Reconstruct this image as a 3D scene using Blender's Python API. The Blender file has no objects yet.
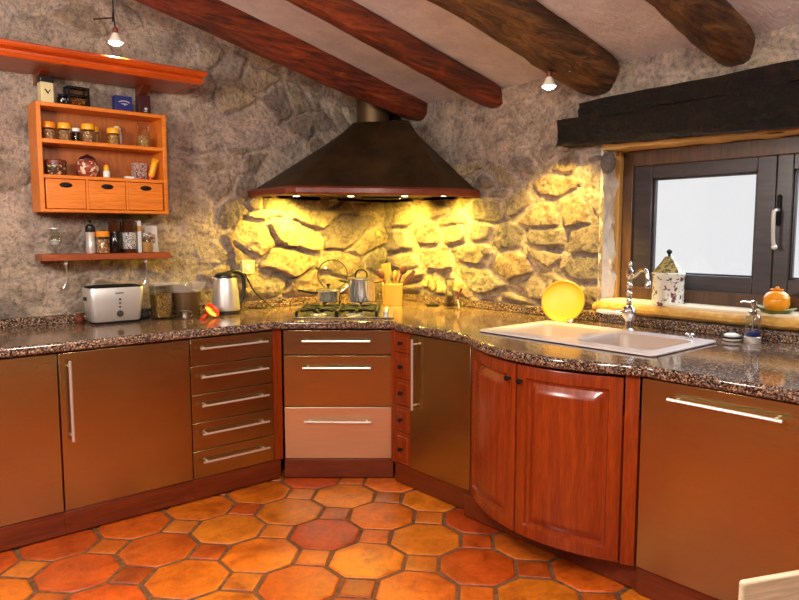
import bpy, bmesh, math, random
import numpy as np
from mathutils import Vector, Matrix
PI = math.pi
rnd = random.Random(7)
S = bpy.context.scene
COL = S.collection

def lin(r, g, b):
    f = lambda c: (c/255/12.92) if c <= 10 else ((c/255+.055)/1.055)**2.4
    return (f(r), f(g), f(b), 1.0)

# ------------------------------------------------------------------ materials
MATS = {}
class NT:
    def __init__(s, name):
        m = bpy.data.materials.new(name); m.use_nodes = True
        s.m = m; s.n = m.node_tree.nodes; s.l = m.node_tree.links
        s.b = s.n['Principled BSDF']; MATS[name] = m
    def node(s, t, **k):
        x = s.n.new(t)
        for a, v in k.items(): setattr(x, a, v)
        return x
    def link(s, a, b): s.l.new(a, b)
    def coords(s, scale=(1, 1, 1), kind='Object'):
        tc = s.node('ShaderNodeTexCoord'); mp = s.node('ShaderNodeMapping')
        mp.inputs['Scale'].default_value = scale
        s.link(tc.outputs[kind], mp.inputs['Vector']); return mp.outputs['Vector']
    def noise(s, vec, scale, detail=4, rough=.55, dist=0):
        x = s.node('ShaderNodeTexNoise')
        x.inputs['Scale'].default_value = scale; x.inputs['Detail'].default_value = detail
        x.inputs['Roughness'].default_value = rough; x.inputs['Distortion'].default_value = dist
        if vec is not None: s.link(vec, x.inputs['Vector'])
        return x
    def ramp(s, fac, stops, interp='LINEAR'):
        r = s.node('ShaderNodeValToRGB'); r.color_ramp.interpolation = interp
        e = r.color_ramp.elements
        while len(e) < len(stops): e.new(.5)
        for i, (p, c) in enumerate(stops):
            e[i].position = p; e[i].color = c
        s.link(fac, r.inputs['Fac']); return r.outputs['Color']
    def mix(s, fac, a, b, mode='MIX'):
        x = s.node('ShaderNodeMix', data_type='RGBA', blend_type=mode)
        for i, v in ((0, fac), (6, a), (7, b)):
            if hasattr(v, 'default_value') or hasattr(v, 'links'): s.link(v, x.inputs[i])
            else: x.inputs[i].default_value = v
        return x.outputs[2]
    def bump(s, h, strength=.3, dist=.01):
        x = s.node('ShaderNodeBump'); x.inputs['Strength'].default_value = strength
        x.inputs['Distance'].default_value = dist
        s.link(h, x.inputs['Height']); s.link(x.outputs['Normal'], s.b.inputs['Normal'])
    def set(s, **k):
        for a, v in k.items():
            i = s.b.inputs[a.replace('_', ' ')]
            i.default_value = v
        return s

def plain(name, col, rough=.5, metal=0, **k):
    t = NT(name); t.set(Base_Color=col, Roughness=rough, Metallic=metal, **k)
    n = t.noise(t.coords(), 60, 3)
    t.bump(n.outputs['Fac'], .06, .002)
    return t.m

def wood(name, c0, c1, axis='z', rough=.3, coat=.3, scale=1.0):
    t = NT(name)
    sc = {'x': (1.2, 14, 14), 'y': (14, 1.2, 14), 'z': (14, 14, 1.2)}[axis]
    v = t.coords(tuple(q*scale for q in sc))
    n = t.noise(v, 2.2, 5, .6, .8)
    c = t.ramp(n.outputs['Fac'], [(.3, c0), (.7, c1)])
    n2 = t.noise(t.coords(tuple(q*scale*6 for q in sc)), 2, 3)
    c = t.mix(t.ramp(n2.outputs['Fac'], [(.35, (0, 0, 0, 1)), (.6, (.35, .35, .35, 1))]), c, tuple(q*.45 for q in c0[:3])+(1,))
    t.link(c, t.b.inputs['Base Color'])
    t.set(Roughness=rough, Coat_Weight=coat, Coat_Roughness=.2)
    t.bump(n2.outputs['Fac'], .12, .002)
    return t.m

def steel(name, col, axis='x', rough=.33):
    t = NT(name)
    sc = {'x': (1, 60, 160), 'z': (160, 60, 1)}[axis]
    n = t.noise(t.coords(sc), 3, 4, .6)
    n2 = t.noise(t.coords((1.5, 1.5, 2.5)), 1.3, 2)
    c = t.mix(t.ramp(n.outputs['Fac'], [(.3, (0, 0, 0, 1)), (.7, (1, 1, 1, 1))]), tuple(q*.86 for q in col[:3])+(1,), col)
    t.link(c, t.b.inputs['Base Color'])
    r = t.node('ShaderNodeMapRange'); t.link(n2.outputs['Fac'], r.inputs['Value'])
    r.inputs['To Min'].default_value = rough-.06; r.inputs['To Max'].default_value = rough+.08
    t.link(r.outputs['Result'], t.b.inputs['Roughness'])
    t.set(Metallic=1.0, Anisotropic=.0)
    mx = t.node('ShaderNodeMath', operation='ADD'); 
    t.link(n.outputs['Fac'], mx.inputs[0])
    m3 = t.node('ShaderNodeMath', operation='MULTIPLY'); m3.inputs[1].default_value = 13.0
    t.link(n2.outputs['Fac'], m3.inputs[0]); t.link(m3.outputs[0], mx.inputs[1])
    t.bump(mx.outputs[0], .10, .004)
    return t.m

def glass(name, col=(1, 1, 1, 1), alpha_mix=.25, rough=.04):
    # thin-walled clear glass: part see-through, part glossy
    t = NT(name); t.n.remove(t.b)
    g = t.node('ShaderNodeBsdfGlossy'); g.inputs['Roughness'].default_value = rough
    tr = t.node('ShaderNodeBsdfTransparent'); tr.inputs['Color'].default_value = col
    fr = t.node('ShaderNodeLayerWeight'); fr.inputs['Blend'].default_value = alpha_mix
    m = t.node('ShaderNodeMixShader')
    t.link(fr.outputs['Facing'], m.inputs[0]); t.link(tr.outputs[0], m.inputs[1]); t.link(g.outputs[0], m.inputs[2])
    t.link(m.outputs[0], t.n['Material Output'].inputs['Surface'])
    return t.m

def glow(name, col, strength):
    t = NT(name); t.set(Base_Color=(.9, .85, .7, 1)); t.b.inputs['Emission Color'].default_value = col
    t.b.inputs['Emission Strength'].default_value = strength; return t.m

def stone_wall_mat(name):
    t = NT(name)
    a = t.node('ShaderNodeVertexColor', layer_name='Col')
    v = t.coords()
    n1 = t.noise(v, 9, 7, .72, .3); n2 = t.noise(v, 42, 6, .75); n3 = t.noise(v, 2.2, 3, .5)
    c = t.mix(.75, a.outputs['Color'], t.ramp(n1.outputs['Fac'], [(.32, (.28, .25, .24, 1)), (.5, (1, 1, 1, 1)), (.7, (1.3, 1.25, 1.15, 1))]), 'MULTIPLY')
    c = t.mix(.7, c, t.ramp(n2.outputs['Fac'], [(.34, (.30, .28, .28, 1)), (.5, (1, 1, 1, 1)), (.68, (1.3, 1.26, 1.18, 1))]), 'MULTIPLY')
    c = t.mix(.5, c, t.ramp(n3.outputs['Fac'], [(.35, (.92, .88, .92, 1)), (.65, (1.12, 1.02, .86, 1))]), 'MULTIPLY')
    t.link(c, t.b.inputs['Base Color'])
    ad = t.node('ShaderNodeMath', operation='ADD'); t.link(n1.outputs['Fac'], ad.inputs[0]); t.link(n2.outputs['Fac'], ad.inputs[1])
    t.bump(ad.outputs[0], 1.0, .035); t.set(Roughness=.9)
    return t.m

def granite_mat(name):
    t = NT(name); v = t.coords()
    vo = t.node('ShaderNodeTexVoronoi'); vo.inputs['Scale'].default_value = 185; t.link(v, vo.inputs['Vector'])
    hs = t.node('ShaderNodeSeparateColor'); t.link(vo.outputs['Color'], hs.inputs[0])
    c = t.ramp(hs.outputs[0], [(0, lin(34, 30, 30)), (.2, lin(78, 62, 54)), (.40, lin(122, 86, 62)), (.56, lin(158, 124, 96)),
                               (.70, lin(134, 126, 124)), (.84, lin(200, 172, 140)), (.95, lin(44, 40, 40))], 'CONSTANT')
    n = t.noise(v, 240, 3); n4 = t.noise(v, 12, 3)
    c = t.mix(.6, c, t.ramp(n.outputs['Fac'], [(.35, (.35, .33, .33, 1)), (.6, (1.1, 1.1, 1.1, 1))]), 'MULTIPLY')
    c = t.mix(.5, c, t.ramp(n4.outputs['Fac'], [(.35, (.7, .62, .6, 1)), (.65, (1.25, 1.15, 1.05, 1))]), 'MULTIPLY')
    t.link(c, t.b.inputs['Base Color']); t.set(Roughness=.10, Specular_IOR_Level=.75)
    t.bump(n.outputs['Fac'], .03, .001)
    return t.m

def tile_mat(name):
    t = NT(name); a = t.node('ShaderNodeVertexColor', layer_name='Col'); v = t.coords()
    n1 = t.noise(v, 7, 6, .65, .4); n2 = t.noise(v, 34, 5, .65)
    c = t.mix(.85, a.outputs['Color'], t.ramp(n1.outputs['Fac'], [(.28, (.45, .3, .25, 1)), (.5, (1, 1, 1, 1)), (.72, (1.3, 1.45, 1.5, 1))]), 'MULTIPLY')
    c = t.mix(.5, c, t.ramp(n2.outputs['Fac'], [(.32, (.6, .5, .45, 1)), (.55, (1.05, 1.05, 1.05, 1))]), 'MULTIPLY')
    t.link(c, t.b.inputs['Base Color'])
    r = t.node('ShaderNodeMapRange'); t.link(n1.outputs['Fac'], r.inputs['Value'])
    r.inputs['To Min'].default_value = .22; r.inputs['To Max'].default_value = .55
    t.link(r.outputs['Result'], t.b.inputs['Roughness'])
    ad = t.node('ShaderNodeMath', operation='ADD'); t.link(n1.outputs['Fac'], ad.inputs[0]); t.link(n2.outputs['Fac'], ad.inputs[1])
    t.bump(ad.outputs[0], .35, .01)
    return t.m

def rough_beam_mat(name, c0, c1, c2):
    t = NT(name); v = t.coords((1.0, 7, 7))
    n = t.noise(v, 2.5, 6, .65, 1.2); n2 = t.noise(t.coords((.5, 10, 10)), 5, 5, .7, .5); n3 = t.noise(t.coords(), 3, 3)
    c = t.ramp(n.outputs['Fac'], [(.28, c0), (.5, c1), (.72, c2)])
    c = t.mix(.8, c, t.ramp(n2.outputs['Fac'], [(.36, (.12, .1, .1, 1)), (.5, (1, 1, 1, 1))]), 'MULTIPLY')
    c = t.mix(.6, c, t.ramp(n3.outputs['Fac'], [(.35, (.4, .38, .38, 1)), (.6, (1.2, 1.15, 1.1, 1))]), 'MULTIPLY')
    t.link(c, t.b.inputs['Base Color']); t.set(Roughness=.5)
    ad = t.node('ShaderNodeMath', operation='ADD'); t.link(n.outputs['Fac'], ad.inputs[0]); t.link(n2.outputs['Fac'], ad.inputs[1])
    t.bump(ad.outputs[0], 1.0, .035)
    return t.m

def speckle(name, base, spots, scale=40, thresh=.62, rough=.3):
    t = NT(name); v = t.coords()
    c = base
    for i, s in enumerate(spots):
        vo = t.node('ShaderNodeTexNoise'); vo.inputs['Scale'].default_value = scale*(1+.37*i)
        vo.inputs['Detail'].default_value = 2
        mp = t.node('ShaderNodeMapping'); mp.inputs['Location'].default_value = (3.1*i, 1.7*i, 5.3*i)
        t.link(v, mp.inputs['Vector']); t.link(mp.outputs[0], vo.inputs['Vector'])
        f = t.ramp(vo.outputs['Fac'], [(thresh-.02, (0, 0, 0, 1)), (thresh+.02, (1, 1, 1, 1))])
        c = t.mix(f, c, s)
    t.link(c, t.b.inputs['Base Color']); t.set(Roughness=rough)
    return t.m

stone_wall_mat('stone'); granite_mat('granite'); tile_mat('terracotta')
t = NT('grout'); n = t.noise(t.coords(), 40, 5)
t.link(t.ramp(n.outputs['Fac'], [(.3, lin(84, 50, 26)), (.7, lin(140, 92, 50))]), t.b.inputs['Base Color']); t.set(Roughness=.9); t.bump(n.outputs['Fac'], .6, .01)
t = NT('plaster'); n = t.noise(t.coords(), 6, 6); n2 = t.noise(t.coords((1, 6, 6)), 14, 4)
t.link(t.ramp(n.outputs['Fac'], [(.3, lin(196, 186, 184)), (.7, lin(222, 212, 208))]), t.b.inputs['Base Color']); t.set(Roughness=.9)
ad = t.node('ShaderNodeMath', operation='ADD'); t.link(n.outputs['Fac'], ad.inputs[0]); t.link(n2.outputs['Fac'], ad.inputs[1]); t.bump(ad.outputs[0], .5, .02)
plain('polished', (.92, .91, .89, 1), .13, .82)
plain('yellow_lit_plaster', lin(196, 150, 84), .9)  # plaster with the yellow light falling on it put into its colour
plain('sill_top', lin(226, 208, 176), .8)
plain('brushed_light', (.80, .78, .75, 1), .36, .75)
plain('back_wall', lin(84, 66, 44), .8)
plain('white_plaster', lin(222, 208, 190), .85)
t = NT('sill_ochre'); n = t.noise(t.coords((1, .6, 1)), 40, 5, .7)
t.link(t.ramp(n.outputs['Fac'], [(.3, lin(180, 128, 52)), (.7, lin(222, 176, 92))]), t.b.inputs['Base Color']); t.set(Roughness=.7); t.bump(n.outputs['Fac'], .5, .008)
STEELC = (.47, .36, .16, 1)
steel('steel', STEELC, 'x', .24); steel('steel_reflection_lit', (.90, .76, .52, 1), 'x', .34); steel('steel_dark', (.38, .30, .17, 1), 'x', .24)  # the warming drawer's steel has a bright reflection put into its base colour
plain('chrome', (.82, .81, .8, 1), .12, 1); plain('satin', (.88, .84, .78, 1), .30, .7)
plain('bright_steel', (.72, .70, .68, 1), .22, 1)
plain('iron', lin(12, 11, 12), .6, .0, Specular_IOR_Level=.25); plain('black_plastic', lin(22, 20, 20), .35); plain('dark_grey', lin(58, 52, 50), .4)
wood('red_wood', lin(128, 44, 12), lin(164, 66, 20), 'z', .26, .5)
wood('red_wood_x', lin(96, 26, 10), lin(150, 50, 20), 'x', .3, .4)
wood('plinth_wood', lin(96, 34, 12), lin(132, 54, 20), 'x', .35, .3)
wood('cornice_wood', lin(176, 62, 12), lin(208, 86, 20), 'x', .3, .4)
wood('orange_wood', lin(222, 116, 22), lin(242, 142, 34), 'x', .4, .2)
wood('orange_back', lin(160, 82, 22), lin(190, 104, 34), 'z', .5, .1)
wood('shelf_wood', lin(140, 62, 22), lin(180, 88, 36), 'x', .4, .2)
wood('frame_wood', lin(46, 38, 40), lin(70, 58, 58), 'y', .4, .2)
wood('outer_frame_wood', lin(66, 42, 24), lin(104, 68, 38), 'z', .45, .2)
wood('pale_wood', lin(206, 186, 150), lin(228, 210, 178), 'x', .5, .05)
wood('spoon_wood', lin(170, 110, 50), lin(206, 150, 84), 'z', .6, 0)
wood('dark_spoon_wood', lin(70, 34, 16), lin(104, 56, 28), 'z', .5, 0)
rough_beam_mat('beam_red', lin(56, 22, 10), lin(140, 54, 20), lin(186, 90, 36))
rough_beam_mat('beam_brown', lin(50, 30, 16), lin(118, 74, 36), lin(170, 120, 66))
rough_beam_mat('beam_black', lin(10, 8, 8), lin(26, 18, 14), lin(62, 42, 28))
t = NT('hood_metal'); n = t.noise(t.coords(), 5, 6, .7)
t.link(t.ramp(n.outputs['Fac'], [(.3, lin(40, 30, 18)), (.7, lin(84, 62, 34))]), t.b.inputs['Base Color']); t.set(Roughness=.5, Metallic=.55)
n2 = t.noise(t.coords(), 60, 4); t.bump(n2.outputs['Fac'], .15, .004)
plain('hood_under', lin(70, 50, 26), .5, .4)
plain('flue_metal', lin(112, 88, 58), .45, .7)
wood('hood_rim', lin(104, 40, 20), lin(140, 60, 30), 'x', .35, .3)
plain('sink_white', lin(222, 212, 210), .25)
plain('sink_bowl_shaded', lin(188, 166, 150), .3)  # sink colour darkened: the shade inside the bowls is put into it
plain('porcelain', lin(232, 228, 218), .2)
plain('yellow_glaze', lin(224, 172, 44), .4); plain('yellow_rim', lin(214, 160, 36), .35)
plain('yellow_lid', lin(236, 170, 30), .35); plain('orange_lid', lin(232, 140, 24), .35)
plain('crock_yellow', lin(200, 158, 80), .4)
plain('citrus_orange', lin(232, 150, 26), .3); plain('leaf_green', lin(92, 104, 44), .35); plain('leaf_pale', lin(170, 190, 150), .3)
plain('orange_plastic', lin(226, 84, 26), .35); plain('red_plastic', lin(200, 40, 24), .35)
plain('white_plastic', lin(230, 228, 222), .4); plain('cream', lin(214, 200, 150), .45); plain('paper', lin(206, 204, 200), .7)
plain('navy', lin(30, 40, 104), .4); plain('burgundy', lin(58, 18, 24), .4); plain('dark_glass', lin(26, 18, 16), .12)
plain('brown_glass', lin(60, 30, 18), .12); plain('tan_fill', lin(176, 128, 66), .7)
plain('red_brown', lin(110, 44, 26), .45)
speckle('spice_fill', lin(150, 92, 42), [lin(226, 196, 140), lin(70, 36, 20)], 110, .56, .6)
speckle('pasta_fill', lin(164, 112, 44), [lin(206, 160, 80), lin(84, 50, 22)], 90, .55, .6)
speckle('tin_pattern', lin(54, 36, 26), [lin(190, 160, 110), lin(120, 40, 26)], 70, .56, .35)
speckle('floral_jar', lin(150, 70, 52), [lin(226, 200, 170), lin(110, 30, 30)], 42, .57, .3)
speckle('floral_white', lin(226, 222, 208), [lin(120, 60, 74), lin(84, 100, 84)], 30, .62, .25)
speckle('floral_lid', lin(170, 158, 96), [lin(110, 60, 40), lin(84, 100, 60)], 60, .57, .3)
speckle('picture', lin(170, 160, 150), [lin(70, 60, 56), lin(170, 60, 40)], 70, .55, .4)
speckle('label_print', lin(200, 196, 188), [lin(60, 58, 60), lin(110, 100, 90)], 130, .54, .5)
speckle('soap_dark', lin(28, 32, 54), [lin(60, 66, 90)], 80, .6, .2)
glass('clear_glass', (.93, .95, .93, 1), .22); glass('smoked_glass', (.62, .52, .40, 1), .3)
glass('soap_glass', (.80, .84, .92, 1), .25)
# frosted, dusty window pane: daylight passes, a little haze scatters
t = NT('window_glass'); t.n.remove(t.b)
tr = t.node('ShaderNodeBsdfTransparent'); gl = t.node('ShaderNodeBsdfGlossy'); gl.inputs['Roughness'].default_value = .05
df = t.node('ShaderNodeBsdfDiffuse'); df.inputs['Color'].default_value = lin(120, 112, 104)
m1 = t.node('ShaderNodeMixShader'); m1.inputs[0].default_value = .04
m2 = t.node('ShaderNodeMixShader')
n = t.noise(t.coords((1, 1, 2)), 9, 6, .75)
f = t.ramp(n.outputs['Fac'], [(.70, (.05, .05, .05, 1)), (.76, (.5, .5, .5, 1))])
t.link(tr.outputs[0], m1.inputs[1]); t.link(gl.outputs[0], m1.inputs[2])
t.link(f, m2.inputs[0]); t.link(m1.outputs[0], m2.inputs[1]); t.link(df.outputs[0], m2.inputs[2])
t.link(m2.outputs[0], t.n['Material Output'].inputs['Surface'])
glow('halogen', (1, .80, .42, 1), 22); glow('bulb', (1, .93, .80, 1), 30)
plain('bulb_cone', lin(236, 226, 208), .3)

# ------------------------------------------------------------------ mesh builder
def smooth_path(pts, n=8):
    P = [Vector(p) for p in pts]
    if len(P) < 3: return P
    out = []
    for i in range(len(P)-1):
        p0 = P[i-1] if i else P[0]*2-P[1]
        p1, p2 = P[i], P[i+1]
        p3 = P[i+2] if i+2 < len(P) else P[-1]*2-P[-2]
        for k in range(n):
            u = k/n
            out.append(.5*((2*p1)+(-p0+p2)*u+(2*p0-5*p1+4*p2-p3)*u*u+(-p0+3*p1-3*p2+p3)*u**3))
    out.append(P[-1]); return out

class MB:
    def __init__(s): s.b = bmesh.new()
    def box(s, x0, x1, y0, y1, z0, z1):
        v = [s.b.verts.new((x, y, z)) for z in (z0, z1) for x, y in ((x0, y0), (x1, y0), (x1, y1), (x0, y1))]
        for f in ((3, 2, 1, 0), (4, 5, 6, 7), (0, 1, 5, 4), (1, 2, 6, 5), (2, 3, 7, 6), (3, 0, 4, 7)):
            s.b.faces.new([v[i] for i in f])
        return s
    def hexa(s, bot, top):   # two quads (lists of 4 points, counter-clockwise from above)
        return s.loft([bot, top])
    def loft(s, rings, cap=True, closed=True):
        R = [[s.b.verts.new(p) for p in r] for r in rings]
        n = len(R[0])
        for a, c in zip(R, R[1:]):
            for i in range(n if closed else n-1):
                j = (i+1) % n
                s.b.faces.new((a[i], a[j], c[j], c[i]))
        if cap and closed:
            s.b.faces.new(R[0][::-1]); s.b.faces.new(R[-1])
        return s
    def prism(s, poly, z0, z1):
        return s.loft([[(x, y, z0) for x, y in poly], [(x, y, z1) for x, y in poly]])
    def lathe(s, prof, c=(0, 0, 0), n=24, sq=None):
        rings = []
        for r, z in prof:
            r = max(r, 1e-4)
            rings.append([(c[0]+r*math.cos(2*PI*i/n), c[1]+r*math.sin(2*PI*i/n), c[2]+z) for i in range(n)])
        return s.loft(rings)
    def tube(s, pts, r, n=10, smooth=0):
        P = smooth_path(pts, smooth) if smooth else [Vector(p) for p in pts]
        rr = r if isinstance(r, (list, tuple)) else [r]*len(P)
        if len(rr) != len(P):
            rr = [rr[0]+(rr[-1]-rr[0])*i/(len(P)-1) for i in range(len(P))]
        up = Vector((0, 0, 1)); rings = []
        prev = None
        for i, p in enumerate(P):
            d = (P[min(i+1, len(P)-1)]-P[max(i-1, 0)]).normalized()
            if prev is None:
                a = d.cross(up)
                if a.length < 1e-3: a = d.cross(Vector((1, 0, 0)))
            else:
                a = prev-d*prev.dot(d)
            a.normalize(); prev = a; b = d.cross(a)
            rings.append([p+rr[i]*(a*math.cos(2*PI*k/n)+b*math.sin(2*PI*k/n)) for k in range(n)])
        return s.loft(rings)
    def ball(s, c, r, sx=1, sy=1, sz=1, n=14):
        m = Matrix.Translation(c) @ Matrix.Diagonal((sx, sy, sz, 1))
        bmesh.ops.create_uvsphere(s.b, u_segments=n*2, v_segments=n, radius=r, matrix=m); return s
    def grid(s, pts):   # 2-d list of points
        V = [[s.b.verts.new(p) for p in row] for row in pts]
        for a, c in zip(V, V[1:]):
            for i in range(len(a)-1):
                s.b.faces.new((a[i], a[i+1], c[i+1], c[i]))
        return s
    def turn(s, rx=0, ry=0, rz=0, off=(0, 0, 0)):
        m = Matrix.Translation(off) @ Matrix.Rotation(rz, 4, 'Z') @ Matrix.Rotation(ry, 4, 'Y') @ Matrix.Rotation(rx, 4, 'X')
        bmesh.ops.transform(s.b, matrix=m, verts=s.b.verts); return s
    def build(s, name, mat, parent=None, bevel=0, segs=2, smooth=True, angle=35):
        bmesh.ops.recalc_face_normals(s.b, faces=s.b.faces)
        me = bpy.data.meshes.new(name); s.b.to_mesh(me); s.b.free()
        o = bpy.data.objects.new(name, me); COL.objects.link(o)
        me.materials.append(MATS[mat] if isinstance(mat, str) else mat)
        if smooth:
            me.polygons.foreach_set('use_smooth', [True]*len(me.polygons))
            me.set_sharp_from_angle(angle=math.radians(angle))
        if bevel:
            m = o.modifiers.new('bevel', 'BEVEL'); m.width = bevel; m.segments = segs
            m.limit_method = 'ANGLE'; m.angle_limit = math.radians(40); m.harden_normals = False
        if parent: o.parent = parent
        return o

def tag(o, label=None, cat=None, group=None, kind=None):
    if label: o['label'] = label
    if cat: o['category'] = cat
    if group: o['group'] = group
    if kind: o['kind'] = kind
    return o
def thing(name, label, cat, loc=(0, 0, 0), rz=0, group=None, kind=None):
    o = bpy.data.objects.new(name, None); COL.objects.link(o)
    o.empty_display_size = .05; o.location = loc; o.rotation_euler = (0, 0, rz)
    return tag(o, label, cat, group, kind)
def kids(o): return [c for c in bpy.data.objects if c.parent == o]
def copy_tree(o, loc, rz=None, label=None, group=None):
    def rec(a, p):
        c = a.copy(); COL.objects.link(c)
        if p: c.parent = p
        for ch in kids(a): rec(ch, c)
        return c
    r = rec(o, None); r.location = loc
    if rz is not None: r.rotation_euler = (0, 0, rz)
    if label: r['label'] = label
    if group: r['group'] = group
    return r

# ------------------------------------------------------------------ room numbers (metres)
YL, XR = 4.05, 3.34           # inner faces of the two stone walls
X0, Y0 = -1.4, -1.8           # far side of the room behind the viewer
def ceil_z(x): return 2.33+.226*(XR-x)
TOP = .925                    # worktop surface

# ------------------------------------------------------------------ stone walls
def vnoise(u, v, seed):
    r = np.random.RandomState(seed).rand(128, 128)
    iu = np.floor(u).astype(int); iv = np.floor(v).astype(int); fu = u-iu; fv = v-iv
    fu = fu*fu*(3-2*fu); fv = fv*fv*(3-2*fv)
    g = lambda a, b: r[a % 128, b % 128]
    return (g(iu, iv)*(1-fu)+g(iu+1, iv)*fu)*(1-fv)+(g(iu, iv+1)*(1-fu)+g(iu+1, iv+1)*fu)*fv
def fbm(u, v, sc, oc, seed):
    t = 0; a = .5; n = 0
    for i in range(oc):
        t = t+a*vnoise(u*sc+17.3*i, v*sc+9.1*i, seed+i); n += a; a *= .5; sc *= 2.03
    return t/n-.5
def sstep(a, b, x):
    q = np.clip((x-a)/(b-a), 0, 1); return q*q*(3-2*q)

def stones(u, v, box, du, dv, seed, jit=.75):
    rs = np.random.RandomState(seed)
    pts = []; r = 0; vv = box[2]-dv
    while vv < box[3]+dv:
        h = dv*rs.uniform(.75, 1.3); uu = box[0]-du*rs.uniform(.3, 1.3)
        while uu < box[1]+du:
            pts.append((uu+rs.uniform(-.5, .5)*du*jit, vv+rs.uniform(-.5, .5)*dv*jit)); uu += du*rs.uniform(.6, 1.5)
        vv += h
    P = np.array(pts); asp = du/dv*.85
    uw = u+.075*fbm(u, v, 5, 3, seed+50); vw = v+.055*fbm(u, v, 6, 3, seed+60)
    N = len(u); F1 = np.full(N, 9.); F2 = np.full(N, 9.); I = np.zeros(N, int)
    for k in range(0, N, 8000):
        d = np.sqrt(((uw[k:k+8000, None]-P[None, :, 0])/asp)**2+(vw[k:k+8000, None]-P[None, :, 1])**2)
        i2 = np.argpartition(d, 1, axis=1)[:, :2]; dd = np.take_along_axis(d, i2, 1)
        sw = dd[:, 0] > dd[:, 1]
        F1[k:k+8000] = np.where(sw, dd[:, 1], dd[:, 0]); F2[k:k+8000] = np.where(sw, dd[:, 0], dd[:, 1])
        I[k:k+8000] = np.where(sw, i2[:, 1], i2[:, 0])
    R = np.random.RandomState(seed+5).rand(len(P), 6)
    return (F2-F1)/2, R[I], u-P[I, 0], v-P[I, 1]

STONE_COLS = np.array([lin(176, 158, 132)[:3], lin(150, 138, 124)[:3], lin(186, 164, 126)[:3], lin(146, 130, 114)[:3], lin(168, 140, 106)[:3], lin(128, 114, 102)[:3]])
def ridge(u, v, sc, oc, seed):
    t = 0; a = .5; n = 0
    for i in range(oc):
        t = t+a*(1-np.abs(2*vnoise(u*sc+7.7*i, v*sc+3.3*i, seed+i)-1)); n += a; a *= .5; sc *= 2.1
    return t/n-.6
def wall_surface(u, v, box, mode):
    if mode == 'left':
        e, r, pu, pv = stones(u, v, box, .22, .15, 11, .9)
        hood = sstep(1.80, 1.35, v)*sstep(1.85, 2.25, u)
        e2, r2, pu2, pv2 = stones(u, v, box, .36, .19, 61, .8)
        k = hood > .5
        e = np.where(k, e2, e); r = np.where(k[:, None], r2, r); pu = np.where(k, pu2, pu); pv = np.where(k, pv2, pv)
        vis = np.clip(sstep(-.16, .16, fbm(u, v, 1.9, 3, 31)+(r[:, 5]-.5)*.8)*.85+.05+hood, 0, 1); amp = .022+.014*hood
    else:
        e, r, pu, pv = stones(u, v, box, .30, .128, 23, .9)
        low = sstep(2.02, 1.80, v)
        vis = np.clip(.45+.55*low+.4*fbm(u, v, 2.0, 2, 77), 0, 1); amp = .018+.010*low
    edge = e+.012*fbm(u, v, 18, 3, 90)
    w = (.002+.008*r[:, 3] if mode == 'left' else .004+.011*r[:, 3])+.020*(1-vis)
    mask = sstep(w, w+.009, edge)*(.15+.85*vis)
    dome = np.clip(edge/.05, 0, 1)**.5
    ang = r[:, 0]*6.28
    facet = np.abs(pu*np.cos(ang)*.6+pv*np.sin(ang))
    tilt = (r[:, 0]-.5)*.20*pu+(r[:, 1]-.62)*.34*pv-.07*facet
    h = mask*amp*(.65+.7*r[:, 2]+.25*dome)+mask*tilt*(.3+.7*vis)
    h = h+.034*fbm(u, v, 2.1, 3, 5)+.024*ridge(u, v, 7, 4, 6)*(.45+.6*mask)+.016*fbm(u, v, 30, 3, 8)*(.6+.6*mask)
    base = sstep(.955, 1.03, v)
    h = np.clip(h, -.035, .06)*base
    ci = (r[:, 4]*5.999).astype(int)
    crack = 1-.45*np.exp(-(edge/.006)**2)*vis*(fbm(u, v, 9, 3, 15)+.5)*1.6
    mortar = np.array(lin(216, 196, 178)[:3])[None, :]*(1+.5*fbm(u, v, 4, 3, 44)[:, None])
    sc = STONE_COLS[ci]*(.85+.35*r[:, 2:3])
    mm = mask[:, None]*(.45+.45*vis[:, None])
    col = (mortar*(1-mm)+sc*mm)*np.clip(crack, .2, 1)[:, None]
    return h, np.clip(col, 0, 1)

def wall_mesh(name, us, vs, place, box, mode, keep=None, clampv=None, extra=None):
    U, V = np.meshgrid(us, vs); u = U.ravel(); v = V.ravel()
    h, col = wall_surface(u, v, box, mode)
    if extra is not None: h, col = extra(u, v, h, col)
    co = place(u, v, h)
    nu, nv = len(us), len(vs)
    idx = np.arange(nu*nv).reshape(nv, nu)
    q = np.stack([idx[:-1, :-1], idx[:-1, 1:], idx[1:, 1:], idx[1:, :-1]], -1).reshape(-1, 4)
    if keep is not None:
        cu = (u[q[:, 0]]+u[q[:, 1]])/2; cv = (v[q[:, 0]]+v[q[:, 3]])/2
        q = q[keep(cu, cv)]
    me = bpy.data.meshes.new(name)
    me.from_pydata(co.tolist(), [], q.tolist()); me.update()
    a = me.color_attributes.new('Col', 'FLOAT_COLOR', 'POINT')
    a.data.foreach_set('color', np.concatenate([col, np.ones((len(col), 1))], 1).astype(np.float32).ravel())
    me.polygons.foreach_set('use_smooth', [True]*len(me.polygons))
    me.materials.append(MATS['stone'])
    o = bpy.data.objects.new(name, me); COL.objects.link(o); o['kind'] = 'structure'
    return o

us = np.concatenate([np.linspace(X0, .35, 30), np.arange(.36, XR+.02, .0075)])
vs = np.concatenate([np.linspace(0, .9, 6), np.arange(.93, 2.86, .0075), np.linspace(2.88, 3.5, 8)])
wall_mesh('wall_left', us, vs, lambda u, v, h: np.stack([u, YL-h, v], 1), (X0, XR, .8, 3.5), 'left')

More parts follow.
